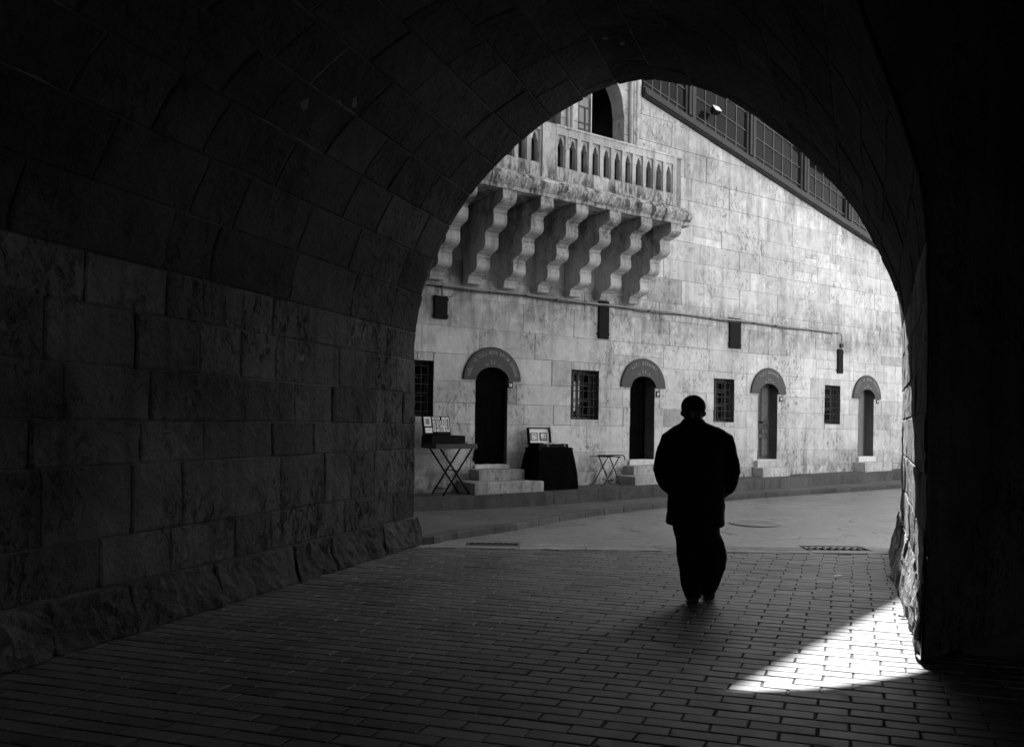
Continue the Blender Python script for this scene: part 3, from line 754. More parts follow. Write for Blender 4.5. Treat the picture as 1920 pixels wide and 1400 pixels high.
for k, p in enumerate(KL):
    a, b = KL[max(0,k-1)], KL[min(len(KL)-1,k+1)]; d = Vector((b[0]-a[0], b[1]-a[1])).normalized(); nr.append((-d.y, d.x))
mb = MB(); k = 0
while k < len(KL)-2:
    L = random.choice([4,5,5,6]); e = min(len(KL)-1, k+L); t = random.uniform(.82, 1.15)
    P_ = []
    for q in range(k, e+1):
        p, n = KL[q], nr[q]; z = zk(p)
        g = (.007 if q == k else -.007 if q == e else 0); d = Vector((n[1], -n[0])); ax = p[0]+d.x*g; ay = p[1]+d.y*g
        P_.append(mb.idx([(ax,ay,z-.4),(ax,ay,z-.012),(ax+n[0]*.012,ay+n[1]*.012,z),(ax+n[0]*.16,ay+n[1]*.16,z),(ax+n[0]*.16,ay+n[1]*.16,z-.4)]))
    for a, b in zip(P_, P_[1:]):
        for q in range(4): mb.quad(a+q, b+q, b+q+1, a+q+1, t)
    for a in (P_[0], P_[-1]): mb.f.append(tuple(a+q for q in range(5))); mb.t.append(t); mb.m.append(0)
    k = e
structure('kerb', mb, M['kerb'], 'row of kerb stones bending along the road edge')
mb = MB()   # lower walkway between kerb and terrace
rows = []
for p, n in zip(KL, nr):
    a = (p[0]+n[0]*.155, p[1]+n[1]*.155); s = fs(*a); row = []
    dist = (a[0]-FP0[0])*FN[0]+(a[1]-FP0[1])*FN[1]
    for q in range(7):
        t = q/6; o = lerp(dist, TE-.02, t); P = FP(s, o, 0); row.append((P[0], P[1], zk(p)-.003+.012*t))
    rows.append(mb.idx(row))
for a, b in zip(rows, rows[1:]):
    for q in range(6): mb.quad(a+q, b+q, b+q+1, a+q+1)
structure('walkway', mb, M['walk'], 'smooth lower pavement between kerb and terrace', True)
mb = MB(); nx, ny = 90, 60
g = [[(lerp(-9, 24, i/nx), lerp(9.09, 26, j/ny)) for i in range(nx+1)] for j in range(ny+1)]
ids = [[mb.idx([(x, y, zroad(x, y)-.002)]) for x, y in row] for row in g]
for j in range(ny):
    for i in range(nx): mb.quad(ids[j][i], ids[j][i+1], ids[j+1][i+1], ids[j+1][i])
structure('road', mb, M['road'], 'worn grey flagstone road outside the archway', True)
mb = MB(); mb.face([(-400,-400,-.09),(400,-400,-.09),(400,400,-.09),(-400,400,-.09)]); structure('ground', mb, M['plaza'])

# ------------------------------------------------------------------ ARCHWAY (tunnel)
MY = 8.9
MP = [(-1.15,0),(-1.155,.6),(-1.16,1.2),(-1.17,1.9),(-1.165,2.42),(-1.13,2.76),(-1.04,3.12),(-.85,3.63),(-.60,4.07),(-.22,4.54),(.22,4.96),(.74,5.31),(1.15,5.50),(1.58,5.58),
      (2.04,5.52),(2.49,5.36),(2.87,5.14),(3.44,4.70),(4.0,4.12),(4.29,3.64),(4.51,3.2),(4.61,2.85),(4.645,2.3),(4.65,1.6),(4.65,.85),(4.63,0)]
PR = resample(crom(MP, 12), .03)
AL = [0]
for a, b in zip(PR, PR[1:]): AL.append(AL[-1]+math.dist(a, b))
TOT = AL[-1]
def prof_at(a):
    a = min(max(a, 0), TOT-1e-6); i = min(len(PR)-2, int(a/.03))
    while AL[i] > a: i -= 1
    while AL[i+1] < a: i += 1
    t = (a-AL[i])/max(1e-9, AL[i+1]-AL[i]); x, z = lerp(PR[i][0], PR[i+1][0], t), lerp(PR[i][1], PR[i+1][1], t)
    i0, i1 = max(0, i-4), min(len(PR)-1, i+5); d = Vector((PR[i1][0]-PR[i0][0], PR[i1][1]-PR[i0][1])).normalized()
    return x, z, d.y, -d.x          # inward normal for left-to-right travel
SKEW = 2.25
TL, TR = math.tan(R(21)), math.tan(R(26))
def TM(t, a, off=0.0):
    x, z, nx_, nz_ = prof_at(a); wx = (x+1.17)/5.82; w = lerp(TL, TR, wx)
    t *= lerp(SKEW, 1, wx)          # the passage is longer on one side: its inner face is skewed
    return (x+nx_*off-t*w, MY-t, z+nz_*off)
A_L = next(AL[i] for i, p in enumerate(PR) if p[1] > 2.5); A_R = next(AL[i] for i, p in enumerate(PR) if i > len(PR)//2 and p[1] < 2.7)
REAR = 4.2
WX0, WX1, WH = -14.0, 7.5, 12.5
HX0, HX1, HY, HH = -9.0, 4.8, -9.0, 7.6
gate = thing('archway_building', (1.7, 5, 0), 'dark vaulted stone archway of rough blocks framing the walking man and the street', 'archway')
def jag(p, f, amp): return amp*(mnoise.fractal(Vector((p[0]*f, p[1]*f, p[2]*f)), .8, 2.1, 4))
def course_blocks(mbx, a0, a1, rg, rough, plinth=0.0, rec=.009, fade=None):
    sk = lerp(SKEW, 1, (prof_at((a0+a1)/2)[0]+1.17)/5.82)
    t = -rg.random()*.5/sk
    while t < REAR:
        L = rg.choice([.42,.55,.62,.75,.9,1.05])/sk
        t0, t1 = max(0.0, t), min(REAR, t+L); t += L
        if (t1-t0)*sk < .05: continue
        tone = rg.uniform(.72, 1.2); pro = rg.uniform(-.006, .010)
        step = .05 if t0*sk < 6 else .10
        n = max(4, int((t1-t0)*sk/step)+2); m = max(4, int((a1-a0)/step)+2); g = .002
        seed = rg.random()*50; amp = rough*rg.uniform(.6, 1.4)
        ids = []; ei, ej = min(.2, .014/((t1-t0)*sk)), min(.2, .014/(a1-a0))
        pi_ = [0]+[lerp(ei, 1-ei, i/(n-2)) for i in range(n-1)]+[1] if n > 2 else [0, .5, 1]
        pj_ = [0]+[lerp(ej, 1-ej, j/(m-2)) for j in range(m-1)]+[1] if m > 2 else [0, .5, 1]
        for i in range(n+1):
            row = []
            for j in range(m+1):
                tt = lerp(t0+g/sk, t1-g/sk, pi_[i]) if t0 > 0 or i else 0.0; aa = lerp(a0+g, a1-g, pj_[j])
                e = min(i, n-i, j, m-j) if t0 > 0 else min(n-i, j, m-j)
                base = TM(tt, aa); d = jag((base[0]+seed, base[1], base[2]), 3.2, amp)+jag((base[0]+seed, base[1], base[2]), 11, amp*.55)
                off = pro+d-(rec if e == 0 else 0)
                if plinth:
                    fz = min(1, base[2]/.36); k_ = 1-sstep(fade[0], fade[1], tt) if fade else 1; off += (plinth*(1-fz)**.8+.03)*k_
                row.append(TM(tt, aa, off))
            ids.append(mbx.idx(row))
        for i in range(n):
            for j in range(m): mbx.quad(ids[i]+j, ids[i]+j+1, ids[i+1]+j+1, ids[i+1]+j, tone)
rg = random.Random(5)
zl = [.0,.30,.64,1.11,1.43,1.77,2.17,2.51]
def a_of_z(z, right=False):
    rngi = range(len(PR)-1, -1, -1) if right else range(len(PR))
    for i in rngi:
        if PR[i][1] >= z: return AL[i]
lw = [a_of_z(z) for z in zl]; lw[0] = 0
zr = [.0,.46,.80,1.16,1.55,1.88,2.25,2.62]
rw = [a_of_z(z, True) for z in zr]; rw[0] = TOT
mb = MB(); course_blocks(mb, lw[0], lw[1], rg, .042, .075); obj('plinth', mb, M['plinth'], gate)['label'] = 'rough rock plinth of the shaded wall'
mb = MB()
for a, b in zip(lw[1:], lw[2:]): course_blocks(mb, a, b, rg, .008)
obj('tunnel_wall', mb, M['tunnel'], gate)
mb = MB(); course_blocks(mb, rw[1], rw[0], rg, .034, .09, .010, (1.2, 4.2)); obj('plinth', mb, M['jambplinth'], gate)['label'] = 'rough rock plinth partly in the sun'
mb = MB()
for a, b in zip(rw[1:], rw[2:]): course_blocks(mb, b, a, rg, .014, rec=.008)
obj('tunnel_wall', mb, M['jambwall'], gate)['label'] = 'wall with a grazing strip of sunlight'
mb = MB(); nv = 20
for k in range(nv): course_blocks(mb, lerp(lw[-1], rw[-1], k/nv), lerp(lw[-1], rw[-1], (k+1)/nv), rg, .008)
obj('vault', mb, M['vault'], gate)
mb = MB(); ids = []   # mortar shell behind the blocks
for i in range(40):
    t = lerp(-.0, REAR, i/39); ids.append(mb.idx([TM(t, lerp(0, TOT, j/100), -.012) for j in range(101)]))
for a, b in zip(ids, ids[1:]):
    for j in range(100): mb.quad(a+j, a+j+1, b+j+1, b+j)
obj('mortar_bed', mb, M['tunneljoint'], gate)
def end_wall(y0, y1, t, xl, xr, top, tone=1.0):
    mbx = MB(); P = [TM(MY-y1, lerp(0, TOT, j/80), -.025) for j in range(81)]; P2 = [TM(MY-y0, lerp(0, TOT, j/80), -.05) for j in range(81)]
    out = []
    c = (P[0][0]+P[-1][0])/2
    for p in P:
        dx, dz = p[0]-c, p[2]; ts = []
        if dx < -1e-6: ts.append((xl-c)/dx)
        if dx > 1e-6: ts.append((xr-c)/dx)
        if dz > 1e-6: ts.append(top/dz)
        q = min(ts); out.append((c+dx*q, dz*q))
    for y, P in ((y0, P2), (y1, P)):
        for k in range(80):
            a, b = out[k], out[k+1]; f = [(P[k][0],y,P[k][2]), (P[k+1][0],y,P[k+1][2]), (b[0],y,b[1])]
            if abs(a[0]-b[0]) > 1e-6 and abs(a[1]-b[1]) > 1e-6: f.append(((xl if a[0] < c else xr), y, top))
            f.append((a[0],y,a[1])); mbx.face(f, tone)
    for k in range(80): mbx.face([(P2[k][0],y0,P2[k][2]), (P2[k+1][0],y0,P2[k+1][2]), (P[k+1][0],y1,P[k+1][2]), (P[k][0],y1,P[k][2])])
    return mbx
obj('outer_wall', end_wall(MY-.35, MY-.001, .0, WX0, WX1, WH), M['outer'], gate)
mb = MB(); P = [TM(REAR-.02, lerp(0, TOT, j/80), -.03) for j in range(81)]; c = (P[0][0]+P[-1][0])/2; k_ = (P[-1][1]-P[0][1])/(P[-1][0]-P[0][0])
def iy(x): return max(HY+1, P[0][1]+(x-P[0][0])*k_)
out = []
for p in P:
    dx, dz = p[0]-c, p[2]; ts = []
    if dx < -1e-6: ts.append((HX0-c)/dx)
    if dx > 1e-6: ts.append((HX1-c)/dx)
    if dz > 1e-6: ts.append(HH/dz)
    q = min(ts); out.append((c+dx*q, dz*q))
for k in range(80):
    a, b = out[k], out[k+1]; f = [P[k], P[k+1], (b[0], iy(b[0]), b[1])]
    if abs(a[0]-b[0]) > 1e-6 and abs(a[1]-b[1]) > 1e-6: x_ = HX0 if a[0] < c else HX1; f.append((x_, iy(x_), HH))
    f.append((a[0], iy(a[0]), a[1])); mb.face(f)
obj('hall_wall', mb, M['tunnel'], gate)
mb = MB()   # the wide unlit hall behind the passage, where the camera stands
mb.face([(HX0,MY,-.05),(HX0,HY,-.05),(HX0,HY,HH),(HX0,MY,HH)]); obj('hall_wall', mb, M['tunnel'], gate); mb = MB()
mb.face([(HX1,MY-.5,-.05),(HX1,HY,-.05),(HX1,HY,HH),(HX1,MY-.5,HH)]); obj('hall_wall', mb, M['tunnel'], gate); mb = MB()
for (x0, x1, z0, z1) in ((HX0,-3.4,-.05,HH),(.2,HX1,-.05,HH),(-3.4,.2,3.6,HH)): mb.box((x0, HY-.3, z0), (x1, HY, z1))
obj('hall_wall', mb, M['tunnel'], gate); mb = MB()
mb.face([(HX0,MY-.5,HH),(HX1,MY-.5,HH),(HX1,HY,HH),(HX0,HY,HH)]); obj('hall_ceiling', mb, M['tunnel'], gate)
mb = MB()
mb.face([(WX0,MY-.2,0),(WX0,HY-.3,0),(WX0,HY-.3,WH),(WX0,MY-.2,WH)]); obj('outer_wall', mb, M['outer'], gate); mb = MB(); mb.face([(WX1,MY-.2,0),(WX1,HY-.3,0),(WX1,HY-.3,WH),(WX1,MY-.2,WH)])
obj('outer_wall', mb, M['outer'], gate)
mb = MB(); mb.face([(WX0,HY-.31,0),(HX0,HY-.31,0),(HX0,HY-.31,WH),(WX0,HY-.31,WH)]); mb.face([(HX1,HY-.31,0),(WX1,HY-.31,0),(WX1,HY-.31,WH),(HX1,HY-.31,WH)]); mb.face([(HX0,HY-.31,HH),(HX1,HY-.31,HH),(HX1,HY-.31,WH),(HX0,HY-.31,WH)]); obj('outer_wall', mb, M['outer'], gate); mb = MB()
mb.box((WX0-.2, HY-.5, WH), (WX1+.2, MY+.2, WH+.25)); obj('roof', mb, M['lead'], gate)

# ------------------------------------------------------------------ brick paving in the tunnel
PH = R(15); rv = Vector((math.cos(PH), -math.sin(PH))); pv = Vector((math.sin(PH), math.cos(PH)))
BL, BWd = .315, .104; mb = MB(); rp = random.Random(3)
def wall_x(y):
    if y < MY-REAR+.1: return max(HX0, -5.5), HX1
    t = MY-y; return -1.15-t*TL, 4.63-t*TR
for j in range(-95, 150):
    wob = rp.uniform(-.012, .012)
    for i in range(-40, 45):
        c = Vector((1.5, 4.0))+rv*((i+.5*(j % 2))*BL+j*BWd*math.tan(R(9.5))+wob)+pv*(j*BWd)
        if c.y > 8.66 or c.y < -1.5: continue
        a, b = wall_x(c.y)
        if c.x < a-.15 or c.x > b+.15: continue
        hl, hw = BL/2-.0045-rp.uniform(0,.003), BWd/2-.0042-rp.uniform(0,.0025)
        z = rp.uniform(-.0016, .0014); tx, ty = rp.uniform(-.003,.003), rp.uniform(-.004,.004); r = rp.uniform(-.012,.012)
        e1 = rv*math.cos(r)+pv*math.sin(r); e2 = pv*math.cos(r)-rv*math.sin(r); tone = rp.uniform(.76, 1.18)
        if rp.random() < .09: tone *= .72
        if rp.random() < .07: z -= .002
        cc = c+pv*rp.uniform(-.002,.002)
        jx = [rp.uniform(-.0035, .0035) for _ in range(8)]
        def P(u, v, dz):
            k = (u > 0)+2*(v > 0); q = cc+e1*(u+jx[k]+v*.17)+e2*(v+jx[4+k]*.7); return (q.x, q.y, z+dz+u*tx+v*ty)
        bot = mb.idx([P(-hl,-hw,-.03), P(hl,-hw,-.03), P(hl,hw,-.03), P(-hl,hw,-.03)])
        ed = mb.idx([P(-hl,-hw,-.0025), P(hl,-hw,-.0025), P(hl,hw,-.0025), P(-hl,hw,-.0025)])
        m_ = .004; tp = mb.idx([P(-hl+m_,-hw+m_,0), P(hl-m_,-hw+m_,0), P(hl-m_,hw-m_,0), P(-hl+m_,hw-m_,0)])
        for q in range(4):
            l = (q+1) % 4; mb.quad(bot+q, bot+l, ed+l, ed+q, tone); mb.quad(ed+q, ed+l, tp+l, tp+q, tone)
        mb.quad(tp, tp+1, tp+2, tp+3, tone)
structure('brick_paving', mb, M['paver'], 'running-bond brick pavers on the tunnel floor')
mb = MB(); ids = [mb.idx([(wall_x(y)[0]-.3, y, -.0085), (wall_x(y)[1]+.3, y, -.0085)]) for y in (8.72, MY-REAR+.11)]+[mb.idx([(HX0-.1, y, -.0085), (HX1+.1, y, -.0085)]) for y in (MY-REAR+.105, HY-.1)]
for a, b in ((ids[0], ids[1]), (ids[2], ids[3])): mb.quad(a, a+1, b+1, b)
structure('paving_bed', mb, M['mortar'])
mb = MB(); x = -1.4     # flush slabs across the mouth, with gaps where the grates lie
GR = [(-.52, .10, 8.90, 9.10), (3.56, 4.32, 8.90, 9.22)]
def sl(x0, x1, y0, y1):
    mb.box((x0, y0, -.06), (x1-.006, y1-.006, .0+random.uniform(-.003,.002)), tone=random.uniform(.9, 1.12))
cuts = [-1.4,-.95,-.53, .11, .9, 1.75, 2.7, 3.55, 4.33, 4.7]
for a, b in zip(cuts, cuts[1:]):
    gr = next((g for g in GR if abs(g[0]-a) < .03), None)
    sl(a, b, 8.70, 8.895)
    if gr is None: sl(a, b, 8.90, 9.12)
structure('drain_strip', mb, M['strip'], 'line of pale flush slabs across the tunnel mouth')

DG = 'drain grates in the road at the tunnel mouth'
for k, (x0, x1, y0, y1) in enumerate(GR):
    root = thing('drain_grate', ((x0+x1)/2, (y0+y1)/2, 0), ['dark iron drain grate near the kerb at the rough-stone wall corner', 'iron drain grate with slanting bars near the sunlit wall'][k], 'drain', DG)
    mb = MB()
    mb.box((x0, y0, -.05), (x1, y0+.025, .004)); mb.box((x0, y1-.025, -.05), (x1, y1, .004)); mb.box((x0, y0+.025, -.05), (x0+.03, y1-.025, .004)); mb.box((x1-.03, y0+.025, -.05), (x1, y1-.025, .004))
    obj('frame', mb, M['iron'] if k == 0 else M['kerb'], root)
    mb = MB(); nb = 8; ln = (x1-x0-.06)
    for q in range(nb):
        xa = x0+.03+ln*(q+.25)/nb-.03; xb = xa+.07; w = ln/nb*.42
        pts = [(max(x0+.031,xa),y0+.026),(max(x0+.031,xa)+w,y0+.026),(min(x1-.031,xb+w),y1-.026),(min(x1-.031-w,xb),y1-.026)]
        mb.hexa([(p[0],p[1],-.04) for p in pts]+[(p[0],p[1],.002) for p in pts])
    obj('bars', mb, M['iron'] if k == 0 else M['kerb'], root)
    mb = MB(); mb.box((x0+.03, y0+.026, -.075), (x1-.03, y1-.026, -.06)); obj('pit', mb, M['black'], root)
mh = thing('manhole_cover', (3.66, 11.2, zroad(3.66, 11.2)), 'round worn manhole cover set in the grey road', 'manhole')
mb = MB(); zz = zroad(3.66, 11.2)+.001
def disc(mbx, r0, r1, z, tone, n=40):
    for q in range(n):
        a, b = 2*math.pi*q/n, 2*math.pi*(q+1)/n
        mbx.face([(3.66+r0*math.cos(a),11.2+r0*math.sin(a),z), (3.66+r1*math.cos(a),11.2+r1*math.sin(a),z), (3.66+r1*math.cos(b),11.2+r1*math.sin(b),z), (3.66+r0*math.cos(b),11.2+r0*math.sin(b),z)], tone)
disc(mb, .0, .30, zz+.006, 1.0); disc(mb, .315, .36, zz+.006, 1.1); disc(mb, .30, .315, zz+.0025, .45); disc(mb, .36, .372, zz+.003, .5)
for r in (.08, .16, .24): disc(mb, r, r+.012, zz+.009, .75)
obj('lid', mb, M['strip'], mh)

# ------------------------------------------------------------------ stalls on the terrace
zt = zterr(-1)
ft = thing('folding_table', FP(-1.0, .38, zt), 'folding tray table on crossed legs against the wall by the first doorway', 'table')
TT = 1.115
mb = MB()
mb.box((-1.36, .12, 1.075), (-.66, .64, TT), FP); mb.box((-1.38, .64, 1.045), (-.64, .665, TT+.006), FP, 1.1); mb.box((-1.38, .10, 1.045), (-.64, .12, TT+.006), FP, 1.1)
mb.box((-.66, .12, 1.045), (-.64, .64, TT+.006), FP, 1.1); mb.box((-1.38, .12, 1.045), (-1.36, .64, TT+.006), FP, 1.1)
obj('tabletop', mb, M['darkmetal'], ft)
def bar(mbx, p, q, w=.016, d=.011, tone=1.0):
    p, q = Vector(p), Vector(q); mbx.tube([p, q], [(d, w), (d, w)], 6, tone)
for o in (.18, .58):
    for (a, b) in ((-1.22, -.70), (-.72, -1.26)):
        mb = MB(); oo = o+(.018 if a < -1 else -.018); bar(mb, FP(a, oo, zt+.004), FP(b, oo, 1.05)); obj('leg', mb, M['black'], ft)
mb = MB(); bar(mb, FP(-.98,.16,.69), FP(-.98,.60,.69), .008, .008); obj('stretcher', mb, M['black'], ft); mb = MB(); bar(mb, FP(-1.15,.20,.40), FP(-1.15,.56,.40), .007, .007); obj('stretcher', mb, M['black'], ft)

dc = thing('display_case', FP(-1.1, .36, TT+.006), 'open black case whose raised lid shows a grid of small white cards', 'display case', 'open cases of pictures for sale')
mb = MB(); zb = TT+.008
mb.box((-1.40, .16, zb), (-.80, .54, zb+.012), FP)
for (a, b, c, d) in ((-1.40,-.80,.16,.175),(-1.40,-.80,.525,.54),(-1.40,-1.385,.175,.525),(-.815,-.80,.175,.525)): mb.box((a, c, zb+.012), (b, d, zb+.13), FP)
mb.box((-1.384, .176, zb+.09), (-.816, .524, zb+.10), FP, 1.5)
obj('case', mb, M['black'], dc)
def lid(cs, hw, o0, z0, L, ang, thick):
    ca, sa = math.cos(R(ang)), math.sin(R(ang))
    def f(u, v, w): return FP(cs+u, o0-v*ca+w*sa, z0+v*sa+w*ca)
    return f
LF = lid(-1.18, .2, .30, zb+.14, .30, 76, .04)
mb = MB(); mb.hexa([LF(-.24,0,.0), LF(.24,0,.0), LF(.24,.0,-.05), LF(-.24,0,-.05), LF(-.24,.31,.0), LF(.24,.31,.0), LF(.24,.31,-.05), LF(-.24,.31,-.05)])
ld = obj('lid', mb, M['black'], dc)
for (u0, u1, v0, v1, ink) in ((-.225,-.10,.14,.295,(.03,.03)),(-.215,-.09,.03,.115,(.02,.04)),(-.075,.06,.25,.295,(.02,.012)),(-.07,-.025,.05,.235,(.012,.02)),(-.005,.08,.185,.235,(.02,.01)),(-.005,.085,.115,.175,(.02,.012)),
                          (-.01,.155,.05,.10,(.04,.012)),(.095,.155,.11,.295,(.015,.04)),(.165,.225,.05,.295,(.012,.03))):
    mb = MB(); mb.hexa([LF(u0,v0,.004), LF(u1,v0,.004), LF(u1,v0,.001), LF(u0,v0,.001), LF(u0,v1,.004), LF(u1,v1,.004), LF(u1,v1,.001), LF(u0,v1,.001)], random.uniform(.85, 1.05))
    mb.face([LF(u0+ink[0],v0+ink[1],.006), LF(u1-ink[0],v0+ink[1],.006), LF(u1-ink[0],v1-ink[1],.006), LF(u0+ink[0],v1-ink[1],.006)], random.uniform(.8, 2.2), 1)
    obj('card', mb, [M['white'], M['ink']], ld)
lf = thing('leaflet', FP(-.72, .40, TT+.007), 'small pale leaflets on the end of the folding table', 'leaflet')
mb = MB()
for (s, o, w, d, z, t) in ((-.755,.30,.05,.08,.0,1),(-.715,.48,.045,.07,.002,.9),(-.70,.36,.04,.09,.004,.8)): mb = MB(); mb.box((s-w/2, o-d/2, TT+.008+z), (s+w/2, o+d/2, TT+.022+z), FP, t); obj('paper', mb, M['white'], lf)
mb = MB(); mb.hexa([FP(-.70,.40,TT+.03), FP(-.54,.42,TT+.02), FP(-.54,.20,TT+.02), FP(-.70,.2,TT+.03), FP(-.70,.40,TT+.038), FP(-.54,.42,TT+.024), FP(-.54,.20,TT+.024), FP(-.70,.2,TT+.038)]); obj('folder', mb, M['black'], lf)

zt2 = zterr(.95)
dt = thing('draped_table', FP(.98, .36, zt2), 'small table hidden under a black cloth reaching the ground, right of the broad steps', 'table')
mb = MB(); mb.box((.60, .14, 1.02), (1.34, .58, 1.045), FP)
obj('tabletop', mb, M['black'], dt)
for (s, o) in ((.63,.17),(1.31,.17),(.63,.55),(1.31,.55)):
    mb = MB(); mb.tube([FP(s,o,zt2), FP(s,o,1.02)], .016, 8); obj('leg', mb, M['black'], dt)
mb = MB(); n = 96; rings = []
for q in range(10):
    t = q/9; z = lerp(1.052, zt2+.012, t**.95); row = []
    for k in range(n):
        a = 2*math.pi*k/n; c, s = math.cos(a), math.sin(a)
        ex = lerp(.37, .52, t**.8); ey = lerp(.222, .285, t**.8); pw = lerp(9, 3.5, t)
        x = math.copysign(abs(c)**(2/pw), c)*ex; y = math.copysign(abs(s)**(2/pw), s)*ey
        fold = 1+t*(.045*math.sin(a*9+1)+.03*math.sin(a*17+2))
        o = .36+y*fold
        row.append(FP(.97+x*fold, max(.03, o), z+t*t*.012*math.sin(a*5)))
    rings.append(mb.idx(row))
for a, b in zip(rings, rings[1:]):
    for k in range(n): l = (k+1) % n; mb.quad(a+k, b+k, b+l, a+l)
mb.f.append(tuple(range(rings[0], rings[0]+n))); mb.t.append(1); mb.m.append(0)
obj('cloth', mb, M['cloth'], dt, True)
dc2 = thing('display_case', FP(.95, .36, 1.055), 'open black case with two framed pictures in its white lid, on the cloth-covered table', 'display case', 'open cases of pictures for sale')
mb = MB(); mb.box((.62, .22, 1.056), (1.24, .56, 1.07), FP)
for (a, b, c, d) in ((.62,1.24,.22,.235),(.62,1.24,.545,.56),(.62,.635,.235,.545),(1.225,1.24,.235,.545)): mb.box((a, c, 1.07), (b, d, 1.115), FP)
obj('case', mb, M['black'], dc2)
mb = MB()
for s in (.80, 1.16): mb = MB(); mb.tube([FP(s,.562,1.09), FP(s,.575,1.085)], .016, 10); obj('latch', mb, M['pipe'], dc2)
LG = lid(.86, .2, .26, 1.118, .3, 80, .05)
def lbox(mbx, u0, u1, v0, v1, w0, w1, tone=1.0, mi=0): mbx.hexa([LG(u0,v0,w1), LG(u1,v0,w1), LG(u1,v0,w0), LG(u0,v0,w0), LG(u0,v1,w1), LG(u1,v1,w1), LG(u1,v1,w0), LG(u0,v1,w0)], tone, mi)
mb = MB(); lbox(mb, -.23, .23, 0, .285, -.075, -.05)
for (a, b, c, d) in ((-.23,-.218,0,.285),(.218,.23,0,.285),(-.218,.218,.273,.285),(-.218,.218,0,.012)): lbox(mb, a, b, c, d, -.05, .0)
ld = obj('lid', mb, M['black'], dc2)
mb = MB(); lbox(mb, -.216, .216, .014, .271, -.049, -.044); obj('lining', mb, M['white'], ld)
for (c, tower) in ((-.105, False), (.09, True)):
    mb = MB(); x0, x1, z0, z1 = c-.072, c+.072, .055, .20
    for (a, b, e, g) in ((x0,x1,z0,z0+.014),(x0,x1,z1-.014,z1),(x0,x0+.014,z0+.014,z1-.014),(x1-.014,x1,z0+.014,z1-.014)): lbox(mb, a, b, e, g, -.043, -.03, .25 if tower else .9, 1)
    lbox(mb, x0+.014, x1-.014, z0+.014, z1-.014, -.043, -.038, .8)
    if tower:
        lbox(mb, c+.015, c+.028, z0+.03, z1-.025, -.038, -.036, .8, 1); lbox(mb, c-.05, c+.05, z0+.02, z0+.035, -.038, -.036, 1.4, 1); lbox(mb, c-.03, c+.01, z0+.036, z0+.06, -.038, -.0365, 1.8, 1)
    else:
        lbox(mb, c-.045, c+.045, z0+.085, z0+.1, -.038, -.036, 1.4, 1); lbox(mb, c-.02, c+.025, z0+.1, z0+.112, -.038, -.036, 1.4, 1); lbox(mb, c-.04, c+.03, z0+.03, z0+.05, -.038, -.036, 2.4, 1)
    obj('picture', mb, [M['white'], M['ink']], ld)
lf2 = thing('leaflet', FP(.9, .45, 1.12), 'thin pale booklets lying across the open case on the cloth-covered table', 'leaflet')
mb = MB(); mb.box((.74,.40,1.118), (.92,.53,1.128), FP, .8); obj('paper', mb, M['white'], lf2); mb = MB(); mb.box((.95,.42,1.118), (1.10,.54,1.132), FP, .75); obj('paper', mb, M['white'], lf2)

z3 = zterr(2.3)
fsn = thing('folding_stool', FP(2.3, .36, z3), 'small dark folding stool with crossed legs and a hanging chain, left of the second steps', 'stool')
for o, ds_ in ((.20, .0), (.52, .0)):
    for (tb, bt) in ((2.20, 2.47), (2.44, 2.07)):
        mb = MB(); oo = o+(.012 if tb < 2.3 else -.012); k = .05 if bt > tb else -.05
        mb.tube([FP(tb,oo,.868), FP(lerp(tb,bt,.55),oo,lerp(.868,z3,.55)), FP(lerp(tb,bt,.8),oo,lerp(.868,z3,.82)), FP(bt-k*.2,oo,z3+.035), FP(bt+k,oo,z3+.012)], .0105, 8); obj('leg', mb, M['iron'], fsn)
mb = MB()
for s in (2.20, 2.44): mb = MB(); mb.tube([FP(s,.17,.872), FP(s,.55,.872)], .011, 8); obj('seat_rail', mb, M['iron'], fsn)
mb = MB(); mb.box((2.02, .17, .874), (2.40, .26, .884), FP); obj('seat_slat', mb, M['iron'], fsn)
mb = MB(); mb.tube([FP(2.30,.53,.44), FP(2.30,.19,.44)], .008, 8); obj('stretcher', mb, M['iron'], fsn); mb = MB(); mb.tube([FP(2.40,.53,.46), FP(2.13,.53,.46)], .007, 8, 4); obj('stretcher', mb, M['iron'], fsn)
mb = MB(); mb.tube([FP(lerp(2.24,2.42,k/10),.36,.60-.10*math.sin(math.pi*k/10)) for k in range(11)], .006, 6); mb.tube([FP(2.24,.36,.60), FP(2.24,.20,.70)], .005, 6); mb.tube([FP(2.42,.36,.60), FP(2.38,.52,.68)], .005, 6); obj('chain', mb, M['iron'], fsn)
wk = thing('walking_stick', FP(2.45, .50, .885), 'walking stick with a curved handle lying across the folding stool', 'walking stick')
mb = MB(); pts = [FP(2.10,.30,.896), FP(2.38,.46,.902), FP(2.50,.52,.903)]+[FP(2.50+.055*math.sin(a),.53,.848+.055*math.cos(a)) for a in [R(20*k) for k in range(1,6)]]+[FP(2.552,.53,.81)]
mb.tube(pts, .0105, 8); obj('shaft', mb, M['iron'], wk)

lf3 = thing('fallen_leaf', (3.03, 5.74, .004), 'dark curled dry leaf in the sunlit patch at the foot of the wall', 'leaf')
mb = MB(); c = Vector((3.03,5.74,0)); ids = []
for k in range(7):
    t = k/6; w = .02*math.sin(math.pi*min(1, t*1.05))+.002; x = -.04+.08*t; ids.append(mb.idx([c+Vector((x,-w,.006+.02*abs(t-.5)+.008)), c+Vector((x,0,.006+.02*abs(t-.5))), c+Vector((x,w,.006+.02*abs(t-.5)+.012))]))
for a, b in zip(ids, ids[1:]): mb.quad(a,b,b+1,a+1); mb.quad(a+1,b+1,b+2,a+2)
obj('blade', mb, M['leaf'], lf3)

